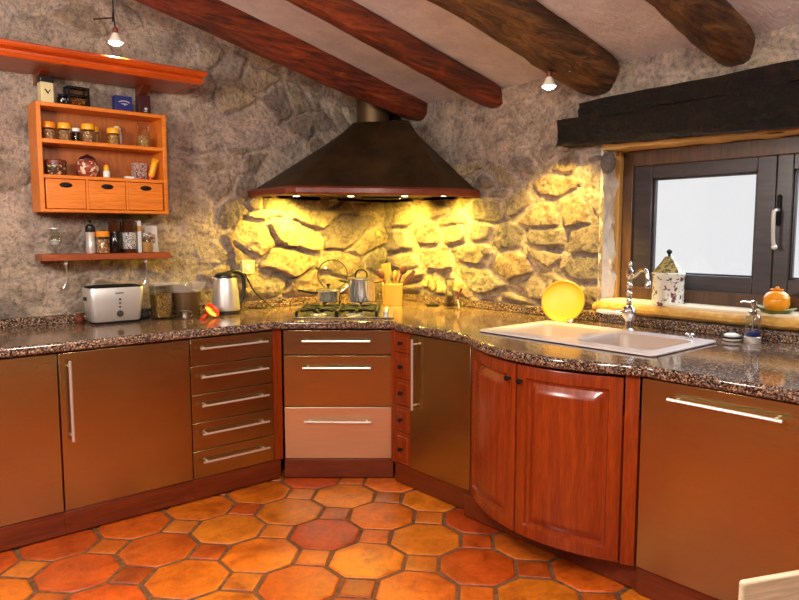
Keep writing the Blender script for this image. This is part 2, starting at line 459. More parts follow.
# window opening in the right-hand wall: y from 0.50 to 2.15, z from 1.0 to 1.90
WY0, WY1, WZ0, WZ1, WX = .50, 2.155, 1.0, 1.92, 3.50
us = np.concatenate([np.linspace(Y0, .4, 14), [WY0], np.arange(.51, WY1, .03), np.arange(WY1, YL+.02, .0072)])
us = np.unique(np.round(us, 5))
vs = np.unique(np.round(np.concatenate([np.linspace(0, .9, 6), np.arange(.93, 1.0, .0085), np.arange(1.0, 1.92, .0072), [1.92], np.arange(1.93, 2.46, .0085)]), 5))
def jamb_soft(u, v, h, col):
    # stones are cut back level with the plastered edge of the window opening
    near = sstep(WY1+.05, WY1, u)*sstep(.98, 1.02, v)*(v < 1.93)
    return h*(1-near)+.004*near, col
wall_mesh('wall_right', us, vs, lambda u, v, h: np.stack([XR-h, u, v], 1), (Y0, YL, .8, 2.5), 'right',
          keep=lambda u, v: ~((u > WY0) & (u < WY1) & (v > WZ0) & (v < WZ1)), extra=jamb_soft)

# plastered jambs, head and the sill of the window opening
def jamb(y, sgn):
    rows = []
    for z in np.linspace(1.0, 1.93, 60):
        row = []
        for k, x in enumerate(np.linspace(XR-.012, WX+.05, 16)):
            r = .034*(vnoise(np.array([x*22]), np.array([z*13]), 3)[0]-.5)+.020*(vnoise(np.array([x*60]), np.array([z*44]), 9)[0]-.5)
            edge = .018 if k == 0 else (.004 if k == 1 else 0)
            row.append((x, y+sgn*(edge+.002)+(r if 0 < k < 12 else 0), z))
        rows.append(row)
    return rows
o = MB().grid(jamb(WY1, 1)).build('trim_1', 'white_plaster'); tag(o, kind='structure')
o = MB().grid(jamb(WY0, -1)).build('trim_2', 'white_plaster'); tag(o, kind='structure')
rings = []
for y in np.linspace(WY0-.01, WY1+.01, 50):
    lo = [(x, y, 1.872+.012*(vnoise(np.array([x*20]), np.array([y*14]), 5)[0]-.5)) for x in np.linspace(XR-.018, WX+.05, 8)]
    rings.append(lo+[(WX+.05, y, 1.96), (XR-.018, y, 1.96)])
tag(MB().loft(rings).build('trim_3', 'yellow_lit_plaster'), kind='structure')  # yellow light on the opening's head is painted into this plaster
# rounded ochre sill
m = MB(); prof = [(WX+.05, .985), (3.312, .985), (3.292, .990), (3.280, 1.003), (3.280, 1.018), (3.291, 1.031), (3.31, 1.038), (WX+.05, 1.05)]
rings = []
for y in np.linspace(WY0-.02, WY1+.02, 46):
    w = .004*(vnoise(np.array([y*22]), np.array([.3]), 2)[0]-.5)
    rings.append([(x+(w if x < 3.4 else 0), y, z+w) for x, z in prof])
m.loft(rings); tag(m.build('trim_4', 'sill_ochre'), 'rough ochre rounded window sill', kind='structure')
m = MB(); m.box(3.318, WX+.05, WY0-.01, WY1-.002, 1.030, 1.0525); o = m.build('trim_6', 'sill_top', None, .006); tag(o, kind='structure')
m = MB(); m.box(3.462, WX-.0005, WY1-.016, WY1+.03, 1.048, 1.872); o = m.build('trim_7', 'yellow_lit_plaster', None, .003); tag(o, kind='structure')  # jamb strip by the frame, coloured as if lit yellow
# a rounded grey stone set in the head of the jamb
m = MB(); m.ball((XR-.005, 2.135, 1.805), .055, .55, .8, 1.1)
o = m.build('trim_5', 'stone'); a = o.data.color_attributes.new('Col', 'FLOAT_COLOR', 'POINT')
a.data.foreach_set('color', list(lin(132, 124, 116))*len(o.data.vertices)); tag(o, kind='structure')

# ceiling, other walls
rows = []
for y in np.linspace(Y0, YL+.03, 90):
    rows.append([(x, y, ceil_z(x)+.012*(vnoise(np.array([x*3]), np.array([y*3]), 4)[0]-.5)) for x in np.linspace(X0, XR+.04, 60)])
tag(MB().grid(rows).build('ceiling', 'plaster'), kind='structure')
tag(MB().box(X0-.1, XR+.1, Y0-.1, Y0, 0, 3.6).build('wall_back', 'back_wall', smooth=False), kind='structure')
tag(MB().box(X0-.1, X0, Y0, YL+.1, 0, 3.6).build('wall_side', 'back_wall', smooth=False), kind='structure')

# floor: big octagonal terracotta tiles with small squares set between them
def floor():
    vs, fs, mi, cols = [], [], [], []
    def poly(P, c, z=0, inset=.007, drop=.008):
        cx = sum(p[0] for p in P)/len(P); cy = sum(p[1] for p in P)/len(P); n = len(P); b = len(vs)
        R = max(math.hypot(p[0]-cx, p[1]-cy) for p in P)
        for s, zz in ((1, -drop), (1-inset*.35/R, -drop*.35), (1-inset/R, 0), (1-2.6*inset/R, .0012)):
            for x, y in P:
                vs.append((cx+(x-cx)*s, cy+(y-cy)*s, zz+z)); cols.append(c)
        for k in range(3):
            for i in range(n):
                j = (i+1) % n
                fs.append((b+k*n+i, b+k*n+j, b+(k+1)*n+j, b+(k+1)*n+i)); mi.append(0)
        fs.append(tuple(b+3*n+i for i in range(n))); mi.append(0)
    p = .338; th = math.radians(-2.0); ct, st = math.cos(th), math.sin(th); cx0, cy0 = 2.113, 2.925
    pal = [lin(208, 92, 18), lin(216, 108, 20), lin(198, 80, 18), lin(220, 120, 26), lin(190, 72, 18), lin(214, 104, 28)]
    dark = [lin(200, 96, 24), lin(184, 78, 20), lin(206, 110, 32)]
    W = lambda x, y: (cx0+x*ct-y*st, cy0+x*st+y*ct)
    g = .0085; c = .098
    for i in range(-12, 5):
        for j in range(-15, 5):
            x, y = i*p, j*p; h = p/2-g
            wx, wy = W(x, y)
            if not (X0-.2 < wx < XR+.1 and Y0-.2 < wy < YL+.1): continue
            q = [(h-c, -h), (h, -h+c), (h, h-c), (h-c, h), (-h+c, h), (-h, h-c), (-h, -h+c), (-h+c, -h)]
            q = [(a+rnd.uniform(-.004, .004), b_+rnd.uniform(-.004, .004)) for a, b_ in q]
            k = rnd.uniform(.82, 1.12); cc = pal[rnd.randrange(6)]
            poly([W(x+a, y+b_) for a, b_ in q], tuple(v*k for v in cc[:3])+(1,), z=rnd.uniform(-.0025, .0005))
            s = c-g*.3; dx, dy = x+p/2, y+p/2
            k = rnd.uniform(.8, 1.1); cc = dark[rnd.randrange(3)]
            poly([W(dx+s, dy), W(dx, dy+s), W(dx-s, dy), W(dx, dy-s)], tuple(v*k for v in cc[:3])+(1,), z=rnd.uniform(-.003, 0))
    b = len(vs)
    for x, y in ((X0-.1, Y0-.1), (XR+.1, Y0-.1), (XR+.1, YL+.1), (X0-.1, YL+.1)):
        vs.append((x, y, -.005)); cols.append((1, 1, 1, 1))
    fs.append((b, b+1, b+2, b+3)); mi.append(1)
    me = bpy.data.meshes.new('floor'); me.from_pydata(vs, [], fs); me.update()
    a = me.color_attributes.new('Col', 'FLOAT_COLOR', 'POINT'); a.data.foreach_set('color', np.array(cols, np.float32).ravel())
    me.materials.append(MATS['terracotta']); me.materials.append(MATS['grout'])
    me.polygons.foreach_set('material_index', mi); me.polygons.foreach_set('use_smooth', [True]*len(fs))
    me.set_sharp_from_angle(angle=math.radians(50))
    o = bpy.data.objects.new('floor', me); COL.objects.link(o); tag(o, 'floor of octagonal terracotta tiles with small square inserts', kind='structure')
floor()

# ------------------------------------------------------------------ window
win = thing('window_1', 'dark wooden casement window over the sink', 'window', (WX, 1.33, 1.054), kind='structure')
def rect_frame(m, y0, y1, z0, z1, w, x0, x1, wb=None):
    wb = wb or w
    m.box(x0, x1, y0, y0+w, z0, z1); m.box(x0, x1, y1-w, y1, z0, z1)
    m.box(x0, x1, y0+w, y1-w, z0, z0+wb); m.box(x0, x1, y0+w, y1-w, z1-w, z1)
Yw = 1.33
m = MB(); rect_frame(m, WY0-.02-Yw, WY1-Yw+.01, -.02, .82, .085, 0, .09); m.build('window_frame', 'outer_frame_wood', win, .004)
def sash(y0, y1, gy0, gy1, nm):
    m = MB(); z0, z1 = .052, .752; gz0, gz1 = .146, .664
    x0, x1 = .022, .075
    m.box(x0, x1, y0, gy0, z0, z1); m.box(x0, x1, gy1, y1, z0, z1); m.box(x0, x1, gy0, gy1, z0, gz0); m.box(x0, x1, gy0, gy1, gz1, z1)
    # glazing bead
    for a in ((gy0, gy0+.012, gz0, gz1), (gy1-.012, gy1, gz0, gz1), (gy0, gy1, gz0, gz0+.010), (gy0, gy1, gz1-.010, gz1)):
        m.box(x0+.016, x1-.01, *a)
    s = m.build('sash', 'frame_wood', win, .004)
    m = MB(); m.box(.052, .058, gy0+.002, gy1-.002, gz0+.002, gz1-.002); m.build('window_pane', 'window_glass', s, smooth=False)
sash(1.337-Yw, 2.085-Yw, 1.425-Yw, 1.975-Yw, 'a')
sash(.565-Yw, 1.334-Yw, .66-Yw, 1.262-Yw, 'b')
m = MB(); m.lathe([(.004, 0), (.010, .01), (.010, .14), (.004, .15)], (.017, 1.315-Yw, .40), 10); m.build('handle_plate', 'iron', win)
m = MB(); m.tube([(.018, 1.315-Yw, .475), (-.02, 1.315-Yw, .475), (-.034, 1.318-Yw, .465), (-.034, 1.318-Yw, .40), (-.03, 1.316-Yw, .33), (-.026, 1.312-Yw, .30)], .0085, 10, 5); m.ball((-.026, 1.311-Yw, .30), .013); m.build('window_handle', 'satin', win)

# ------------------------------------------------------------------ beams
def log_mesh(name, y, x0, x1, r, drop, mat, label, seed, squash=1.0, yaw=0.0):
    rs = np.random.RandomState(seed); rings = []; n = 22; N = 70
    for k in range(N+1):
        x = x0+(x1-x0)*k/N
        end = 1-.32*max(0, (k-(N-3))/3)**2
        zc = ceil_z(x)-drop+.008*math.sin(x*1.7+seed)+.004*math.sin(x*5+seed*2)
        yc = y+.010*math.sin(x*1.3+seed*1.7)+yaw*(x1-x)
        ring = []
        for i in range(n):
            a = 2*PI*i/n
            sq = 1/(abs(math.cos(a))**4+abs(math.sin(a))**4)**.25
            q = r*(.55+.45*sq)*(1+.07*math.sin(2*a+seed+x*.8)+.10*(vnoise(np.array([x*3.+seed]), np.array([a*2.2]), seed)[0]-.5)+.06*(vnoise(np.array([x*14.]), np.array([a*5.0]), seed+3)[0]-.5))*end
            ring.append((x, yc+q*math.cos(a), zc+q*math.sin(a)*squash))
        rings.append(ring)
    o = MB().loft(rings).build(name, mat, angle=60)
    return tag(o, label, 'ceiling beam', 'exposed ceiling beams')
log_mesh('ceiling_beam', 3.67, X0+.02, XR+.06, .102, .035, 'beam_red', 'reddish round log beam nearest the left wall, ending above the hood', 2)
log_mesh('ceiling_beam', 2.965, X0+.02, XR+.06, .082, .055, 'beam_red', 'reddish round log beam second from the left wall, right of the hood flue', 5)
log_mesh('ceiling_beam', 2.19, X0+.02, XR+.06, .122, .05, 'beam_brown', 'thick brown beam ending at the left end of the black lintel', 7)
log_mesh('ceiling_beam', 1.47, X0+.02, XR+.06, .105, .045, 'beam_brown', 'brown beam in the top right corner above the black lintel', 9)

# black lintel over the window, two stacked timbers
lt = thing('lintel_beam', 'rough black timber lintel above the window', 'lintel', (XR-.07, .9, 1.9))
def timber(y0, y1, z00, z01, z10, z11, x0, x1, seed):
    rings = []; N = 60
    for k in range(N+1):
        q = k/N; y = y0+(y1-y0)*q; zb = z00+(z10-z00)*q; zt = z01+(z11-z01)*q
        P = []
        for a in range(6): P.append((x0, zb+(zt-zb)*a/6))
        for a in range(6): P.append((x0+(x1-x0)*a/6, zt))
        for a in range(6): P.append((x1, zt+(zb-zt)*a/6))
        for a in range(6): P.append((x1+(x0-x1)*a/6, zb))
        ring = []
        for i, (x, z) in enumerate(P):
            e = .022*(vnoise(np.array([y*5.]), np.array([i*.9]), seed)[0]-.5)+.014*(vnoise(np.array([y*17.]), np.array([i*1.9]), seed+1)[0]-.5)
            ring.append((x+e, y, z+e*.8))
        rings.append(ring)
    return MB().loft(rings)
timber(-.3-.9, 2.39-.9, -.060, .135, .008, .150, -.06, .12, 3).build('lower_timber', 'beam_black', lt, angle=50)
timber(-.3-.9, 2.25-.9, .128, .285, .145, .225, -.058, .12, 8).build('upper_timber', 'beam_black', lt, angle=50)

# ------------------------------------------------------------------ worktop
B0, B1, BS = (2.437, 2.300), (2.365, 1.345), .165
def bow(t, off=0.0):
    f = lambda q: Vector((B0[0]+(B1[0]-B0[0])*q-BS*4*q*(1-q), B0[1]+(B1[1]-B0[1])*q))
    p = f(t); d = (f(t+.01)-f(t-.01)).normalized(); nrm = Vector((d.y, -d.x))
    if nrm.x > 0: nrm = -nrm
    return p+nrm*off
wt = thing('worktop', 'speckled brown granite worktop running along both walls', 'worktop', (0, 0, .88))
outline = [(-.75, 3.335), (1.955, 3.335), (1.990, 3.318), (2.455, 2.915), (2.418, 2.86), (2.416, 2.46), (2.408, 2.38)]
for k in range(1, 22):
    p = bow(.0+k*.98/22, .028); outline.append((p.x, p.y))
outline += [(2.345, 1.31), (2.335, 1.25), (2.335, .10), (3.318, .10), (3.318, 4.018), (-.75, 4.018)]
def rrect(x0, x1, y0, y1, r, n=5):
    P = []
    for cx, cy, a in ((x1-r, y1-r, 0), (x0+r, y1-r, PI/2), (x0+r, y0+r, PI), (x1-r, y0+r, 3*PI/2)):
        for k in range(n+1): P.append((cx+r*math.cos(a+PI/2*k/n), cy+r*math.sin(a+PI/2*k/n)))
    return P
hole = rrect(2.56, 3.04, 1.42, 2.29, .04)
def slab(loops, z0, z1):
    m = MB(); E = []
    for L in loops:
        V = [m.b.verts.new((x, y, z0)) for x, y in L]
        for i in range(len(V)): E.append(m.b.edges.new((V[i], V[(i+1) % len(V)])))
    r = bmesh.ops.triangle_fill(m.b, use_beauty=True, use_dissolve=False, edges=E)
    f = [g for g in r['geom'] if isinstance(g, bmesh.types.BMFace)]
    e = bmesh.ops.extrude_face_region(m.b, geom=f)
    bmesh.ops.translate(m.b, vec=(0, 0, z1-z0), verts=[g for g in e['geom'] if isinstance(g, bmesh.types.BMVert)])
    return m
slab([outline, hole], 0, TOP-.88).build('granite_slab', 'granite', wt, .012, 3)
MB().box(-.75, 3.338, 4.018, 4.046, TOP-.88, .975-.88).build('upstand', 'granite', wt, .003)
MB().box(3.318, 3.338, .10, 4.016, TOP-.88, .975-.88).build('upstand', 'granite', wt, .003)

# ------------------------------------------------------------------ cabinets
def bar_handle(parent, p0, p1, mat='satin', r=.006, off=.032, axis='x', posts=None):
    # p0,p1: end points on the front plane (x, z); stands off along -y
    m = MB(); x0, z0 = p0; x1, z1 = p1
    m.tube([(x0, -off, z0), (x1, -off, z1)], r, 10)
    for q in (.07, .93):
        x, z = x0+(x1-x0)*q, z0+(z1-z0)*q
        m.tube([(x, 0, z), (x, -off, z)], r*.8, 8)
    return m.build('handle', mat, parent)
def carcass(root, w, d, mat='plinth_wood', x0=0, z0=.12, y0=.022):
    m = MB(); m.box(x0+.001, x0+w-.001, y0, d, z0, .878); m.build('carcass', mat, root)
def plinth(root, x0, x1, y0=.004, d=.03, mat='plinth_wood'):
    MB().box(x0, x1, y0, y0+d, .008, .117).build('plinth', mat, root, .002)
def front(root, name, x0, x1, z0, z1, mat, th=.021, bev=.0025):
    return MB().box(x0+.0015, x1-.0015, 0, th, z0+.0015, z1-.0015).build(name, mat, root, bev)

YF = 3.362
# far-left steel unit (its left part runs out of the picture)
c = thing('base_cabinet', 'steel-fronted base unit at the far left edge of the picture', 'kitchen cabinet', (.215, YF, 0))
carcass(c, .600, .64); plinth(c, 0, .600); front(c, 'door', 0, .600, .12, .872, 'steel')
# wide steel door
c = thing('base_cabinet', 'wide steel-fronted base unit with a tall bar handle, under the toaster', 'kitchen cabinet', (.818, YF, 0))
carcass(c, .630, .64); plinth(c, -.003, .630); d = front(c, 'door', 0, .630, .12, .872, 'steel')
bar_handle(d, (.043, .835), (.043, .455), 'satin', .007)
# five-drawer steel unit
c = thing('drawer_unit', 'steel unit of five equal drawers left of the oven', 'kitchen cabinet', (1.450, YF, 0))
carcass(c, .486, .64); plinth(c, -.002, .530)
zs = [.12, .272, .424, .576, .728, .872]
for k in range(5):
    d = front(c, 'drawer', 0, .486, zs[k], zs[k+1], 'steel')
    z = zs[k]+.092
    bar_handle(d, (.045, z), (.440, z), 'satin', .006)
MB().box(.489, .545, .0, .03, .117, .878).build('corner_post', 'red_wood', c, .002)

# diagonal oven unit
DV = Vector((.759, -.651, 0)); NV = Vector((.651, .759, 0)); OV = Vector((2.236, 3.142, 0)); RD = math.atan2(-.651, .759)
c = thing('oven', 'diagonal steel oven unit with three stacked fronts under the hob', 'oven', OV, RD)
m = MB(); m.box(-.312, .300, .024, .58, .12, .878); m.build('carcass', 'dark_grey', c)
plinth(c, -.318, .312, 0, .03)
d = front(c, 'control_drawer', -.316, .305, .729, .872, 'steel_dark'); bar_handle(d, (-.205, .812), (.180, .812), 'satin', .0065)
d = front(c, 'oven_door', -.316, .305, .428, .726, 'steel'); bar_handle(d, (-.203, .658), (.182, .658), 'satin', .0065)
d = front(c, 'warming_drawer', -.316, .308, .120, .425, 'steel_reflection_lit'); bar_handle(d, (-.197, .346), (.185, .343), 'satin', .0065)

# right-hand run: local x runs towards the viewer, fronts face -x
RR = -PI/2
c = thing('spice_drawer_unit', 'narrow red wooden stack of five small knobbed drawers right of the oven', 'kitchen cabinet', (2.447, 2.893, 0), RR)
carcass(c, .128, .60, 'red_wood', y0=.02)
MB().box(-.004, .134, .004, .034, .008, .117).build('plinth', 'plinth_wood', c, .002)
MB().box(-.036, -.001, .0, .03, .117, .878).build('side_panel', 'red_wood', c, .002)
zs = [.12, .306, .459, .610, .757, .872]
for k in range(5):
    m = MB(); m.box(.002, .130, 0, .019, zs[k]+.002, zs[k+1]-.002)
    a, b = .022, .110; z0, z1 = zs[k]+.022, zs[k+1]-.022
    m.loft([[(a, 0, z0), (b, 0, z0), (b, 0, z1), (a, 0, z1)], [(a+.005, -.006, z0+.005), (b-.005, -.006, z0+.005), (b-.005, -.006, z1-.005), (a+.005, -.006, z1-.005)]])
    d = m.build('drawer', 'red_wood', c, .002)
    zc = (zs[k]+zs[k+1])/2
    m = MB(); m.lathe([(.005, 0), (.005, .012), (.011, .018), (.012, .024), (.007, .029)], (0, 0, 0), 12); m.turn(rx=PI/2, off=(.066, -.005, zc)); m.build('knob', 'iron', d)
c = thing('base_cabinet', 'steel-fronted base unit between the small red drawers and the bowed sink unit', 'kitchen cabinet', (2.439, 2.757, 0), RR)
carcass(c, .455, .60); plinth(c, 0, .455, .01); d = front(c, 'door', 0, .455, .12, .872, 'steel')
bar_handle(d, (.052, .852), (.052, .464), 'satin', .0065)

# bowed wooden sink unit
c = thing('sink_cabinet', 'bow-fronted red wooden sink unit with two raised-panel doors', 'kitchen cabinet', (0, 0, 0))
poly = [(B0[0]+.005, B0[1]-.003)]+[tuple(bow(.02+.96*k/20, -.026)) for k in range(21)]+[(B1[0]+.03, B1[1]+.003), (2.55, 1.348), (2.55, 2.297)]
MB().prism(poly, .12, .70).build('carcass', 'red_wood', c)
MB().prism([(p[0], p[1]) for p in [tuple(bow(.02+.96*k/20, -.012)) for k in range(21)]+[(B1[0]+.06, 1.348), (2.50, 1.348), (2.50, 2.297)]], .70, .715).build('crossrail', 'red_wood', c)
MB().box(2.398, 2.43, 1.33, 2.30, .008, .117).build('plinth', 'plinth_wood', c, .002)
def bowed_door(t0, t1, z0, z1, knob_t):
    N = 240
    T = [t0+(t1-t0)*k/N for k in range(N+1)]
    L = [0.]
    for a, b in zip(T, T[1:]): L.append(L[-1]+(bow(b)-bow(a)).length)
    W = L[-1]; tt = lambda s: float(np.interp(s, L, T))
    br = [0, .003, .006, .052, .058, .064, .070, .076, .088, .104, .112]
    ss = sorted(set(br+[W-b for b in br]+list(np.linspace(.12, W-.12, 12))))
    zz = sorted(set([z0+b for b in br]+[z1-b for b in br]+list(np.linspace(z0+.13, z1-.13, 12))))
    def depth(e):
        return float(np.interp(e, [0, .003, .006, .052, .058, .070, .076, .104, .112], [-.005, -.001, 0, 0, -.014, -.017, -.014, .000, .001]))
    rows = []
    for z in zz:
        row = []
        for s_ in ss:
            e = min(s_, W-s_, z-z0, z1-z); p = bow(tt(s_), depth(e)); row.append((p.x, p.y, z))
        rows.append(row)
    m = MB()
    back = [[(bow(tt(s_), -.025).x, bow(tt(s_), -.025).y, z) for s_ in (ss[0], ss[-1])] for z in (z0, z1)]
    m.grid(rows)
    # back and sides
    bg = [[(bow(tt(s_), -.025).x, bow(tt(s_), -.025).y, z) for s_ in ss] for z in (z0, z1)]
    m.grid(bg)
    m.grid([[r for r in rows[0]], bg[0]]); m.grid([[r for r in rows[-1]], bg[1]])
    for i in (0, -1): m.grid([[r[i] for r in rows], [(bg[0][i][0], bg[0][i][1], z) for z in zz]])
    bmesh.ops.remove_doubles(m.b, verts=m.b.verts, dist=.0003)
    d = m.build('door', 'red_wood', c, angle=28)
    p = bow(knob_t, .0); q = bow(knob_t, .028)
    m = MB(); m.lathe([(.005, 0), (.0045, .010), (.010, .016), (.013, .022), (.009, .029)], (0, 0, 0), 14)
    nv = (q-p).normalized(); ang = math.atan2(nv.y, nv.x)
    m.turn(ry=PI/2); m.turn(rz=ang, off=(p.x, p.y, .800)); m.build('knob', 'iron', d)
bowed_door(.012, .468, .123, .868, .435)
bowed_door(.476, .945, .123, .868, .508)
m = MB(); L = [tuple(bow(t_, .001)) for t_ in (.951, .975, .999)]; K = [tuple(bow(t_, -.03)) for t_ in (.999, .975, .951)]
m.prism(L+K, .12, .878); m.build('end_post', 'red_wood', c, .002)

# dishwasher front
c = thing('dishwasher', 'steel-fronted appliance with a horizontal bar handle at the right end', 'dishwasher', (2.366, 1.342, 0), RR)
carcass(c, .612, .60, 'dark_grey'); plinth(c, -.002, .60, .016); d = front(c, 'door', .001, .612, .12, .874, 'steel')
bar_handle(d, (.122, .815), (.514, .815), 'satin', .0065)
c = thing('base_cabinet', 'steel-fronted unit past the appliance, at the right edge of the picture', 'kitchen cabinet', (2.362, .727, 0), RR)
carcass(c, .60, .60); plinth(c, 0, .60, .016); front(c, 'door', 0, .60, .12, .874, 'steel')

# ------------------------------------------------------------------ sink and tap
sk = thing('sink', 'white ceramic double-bowl inset sink', 'sink', (2.81, 1.855, TOP))
def basin(m, x0, x1, y0, y1, depth):
    top = rrect(x0, x1, y0, y1, .05); mid = rrect(x0+.012, x1-.012, y0+.012, y1-.012, .05); bot = rrect(x0+.03, x1-.03, y0+.03, y1-.03, .06)
    m.loft([[(x, y, .011) for x, y in top], [(x, y, -.010) for x, y in mid], [(x, y, -depth+.03) for x, y in mid], [(x, y, -depth) for x, y in bot]], cap=False)
    m.b.faces.new([m.b.verts.new((x, y, -depth)) for x, y in bot])
    return top
ctr = Vector((2.81, 1.855))
m = MB()
b1 = (-.205, .175, .035, .415); b2 = (-.205, .175, -.415, -.035)
outer = rrect(-.295, .275, -.475, .475, .03)
E = []; loops = [outer, rrect(b1[0], b1[1], b1[2], b1[3], .05), rrect(b2[0], b2[1], b2[2], b2[3], .05)]
m = slab(loops, .003, .011)
m.build('rim', 'sink_white', sk, .004, 2)
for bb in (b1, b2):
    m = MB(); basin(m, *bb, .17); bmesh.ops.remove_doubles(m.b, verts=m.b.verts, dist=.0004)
    o = m.build('bowl', 'sink_bowl_shaded', sk, angle=60)
    m = MB(); m.lathe([(.03, 0), (.03, .003), (.02, .004), (.004, .004)], ((bb[0]+bb[1])/2, (bb[2]+bb[3])/2, -.169), 18); m.build('drain', 'chrome', o)
for y in (.30, -.36):
    m = MB(); m.lathe([(.018, 0), (.018, .006), (.010, .012), (.014, .020), (.008, .026)], (.238, y, .011), 14)
    m.tube([(.238, y-.02, .030), (.238, y+.02, .030)], .004, 8); m.build('waste_knob', 'chrome', sk)

tp = thing('tap', 'old-fashioned chrome mixer tap with white lever handles behind the sink', 'tap', (3.055, 1.815, TOP+.011))
m = MB(); m.lathe([(.030, 0), (.030, .006), (.018, .014), (.015, .05), (.020, .058), (.026, .066), (.036, .085), (.036, .10), (.026, .118), (.014, .128), (.012, .14),
                   (.016, .15), (.012, .158), (.012, .18), (.016, .188), (.012, .196), (.012, .22), (.016, .228), (.012, .236), (.012, .262), (.017, .272), (.017, .298), (.010, .306), (.006, .318), (.010, .328), (.007, .340), (.002, .346)], n=20)
m.build('column', 'chrome', tp)
dr = Vector((-.35, -.94, 0)).normalized()
m = MB(); pts = [Vector((0, 0, .285))+dr*a+Vector((0, 0, z)) for a, z in ((0, 0), (.03, -.012), (.055, .002), (.085, .022), (.115, .018), (.128, -.012), (.132, -.045))]
m.tube(pts, .0095, 12, 5); e = pts[-1]; m.lathe([(.010, .018), (.014, .012), (.015, -.012), (.011, -.018)], (e.x, e.y, e.z), 14); m.build('spout', 'chrome', tp)
for sg, nm in ((1, 'a'), (-1, 'b')):
    q = Vector((-.25, .97*sg, 0)).normalized()
    if sg < 0: q = Vector((-.75, -.5, 0)).normalized()
    m = MB(); m.tube([(0, 0, .092), tuple(q*.062+Vector((0, 0, .088)))], .014, 12); v = m.build('valve', 'chrome', tp)
    a = q*.060+Vector((0, 0, .086)); b = q*.16+Vector((0, 0, .090))
    if sg < 0: b = q*.10+Vector((0, 0, .075))
    m = MB(); m.tube([tuple(a), tuple(a.lerp(b, .35)), tuple(a.lerp(b, .8)), tuple(b)], [.008, .012, .011, .006], 12); m.build('lever', 'porcelain', v)

# ------------------------------------------------------------------ hood
hd = thing('range_hood', 'dark metal corner cooker hood with a wooden rim, lit underneath', 'cooker hood', (3.0, 3.7, 1.65))
hp = lambda x, y, z: (x-3.0, y-3.7, z-1.65)
base = [(2.165, 4.02), (2.165, 3.56), (2.20, 3.50), (2.62, 3.245), (2.99, 3.075), (3.05, 3.06), (3.305, 3.06), (3.305, 4.02)]
topp = [(3.00, 4.02), (2.875, 3.845), (2.885, 3.82), (2.97, 3.66), (3.07, 3.52), (3.09, 3.51), (3.305, 3.735), (3.305, 4.02)]
ins = lambda P, k: [((x-3.0)*(1-k)+3.0 if x < 3.3 else x, (y-3.75)*(1-k)+3.75 if y < 4.0 else y) for x, y in P]
m = MB(); rings = []
for q in np.linspace(0, 1, 8):
    rings.append([hp(a[0]+(b[0]-a[0])*q, a[1]+(b[1]-a[1])*q, 1.695+(2.175-1.695)*q) for a, b in zip(ins(base, .03), topp)])
m.loft(rings); m.build('canopy', 'hood_metal', hd, .006, angle=25)
m = MB()
o1 = [hp(x, y, 1.650) for x, y in base]; o2 = [hp(x, y, 1.662) for x, y in ins(base, -.012)]; o3 = [hp(x, y, 1.690) for x, y in ins(base, -.012)]; o4 = [hp(x, y, 1.702) for x, y in ins(base, .02)]
i1 = [hp(x, y, 1.650) for x, y in ins(base, .035)]; i2 = [hp(x, y, 1.70) for x, y in ins(base, .035)]
m.loft([i2, i1, o1, o2, o3, o4], cap=False); m.build('rim', 'hood_rim', hd, .002, angle=25)
m = MB(); P = ins(base, .035); m.loft([[hp(x, y, 1.668) for x, y in P], [hp(x, y, 1.674) for x, y in P]]); m.build('underside', 'hood_under', hd)
m = MB(); m.lathe([(.122, 0), (.122, .02), (.114, .022), (.114, .34)], hp(3.085, 3.893, 2.172), 32); m.build('flue', 'flue_metal', hd)
m = MB(); m.box(-.13, .13, -.09, .09, -.012, .0); m.turn(rz=RD, off=hp(3.02, 3.72, 1.668)); m.build('grease_filter', 'iron', hd, .003)
LAMPS = [(2.42, 3.86), (2.70, 3.64), (2.96, 3.40), (3.12, 3.66), (3.14, 3.22)]
for i, (x, y) in enumerate(LAMPS):
    m = MB(); m.lathe([(.034, 0), (.034, -.006), (.027, -.008), (.026, -.004), (.0, -.004)], hp(x, y, 1.668), 20); lr = m.build('lamp_ring', 'chrome', hd)
    m = MB(); m.lathe([(.001, -.010), (.016, -.009), (.024, -.006), (.024, -.0045)], hp(x, y, 1.668), 20); m.build('bulb', 'halogen', lr)

# ------------------------------------------------------------------ hob and cookware
def dg(u, n, z=0): p = OV+DV*u+NV*n; return (p.x, p.y, z)
hb = thing('gas_hob', 'steel gas hob with black pan supports set across the corner', 'hob', dg(.022, .335, TOP), RD)
m = MB(); m.prism(rrect(-.292, .292, -.255, .255, .02), .0, .010); m.build('tray', 'bright_steel', hb, .004)
BR = [(-.16, -.12, .035), (-.15, .12, .042), (.07, .12, .048), (.06, -.12, .042)]
for x, y, r in BR:
    m = MB(); m.lathe([(r+.016, .010), (r+.014, .013), (r+.004, .016), (r, .020), (r, .023)], (x, y, 0), 24); b = m.build('burner', 'satin', hb)
    m = MB(); m.lathe([(r, .023), (r+.002, .025), (r-.006, .029), (.004, .030)], (x, y, 0), 24); m.build('burner_cap', 'iron', b)
for x0, x1 in ((-.275, -.045), (-.04, .19)):
    m = MB()
    for y in (-.118, .0, .118): m.tube([(x0, y, .036), (x1, y, .036)], .0085, 8)
    for x in (x0, x1): m.tube([(x, -.235, .036), (x, .235, .036)], .0085, 8)
    xc = (x0+x1)/2
    for yc in (-.118, .118):
        for a in range(6):
            q = PI/6+PI/3*a
            m.tube([(xc+.025*math.cos(q), yc+.025*math.sin(q), .041), (xc+.075*math.cos(q), yc+.075*math.sin(q), .041), (xc+.108*math.cos(q), yc+.108*math.sin(q), .036)], .008, 8)
    for x in (x0, x1):
        for y in (-.235, .235): m.tube([(x, y, .036), (x, y, .0105)], .0085, 8)
    m.build('pan_support', 'iron', hb)
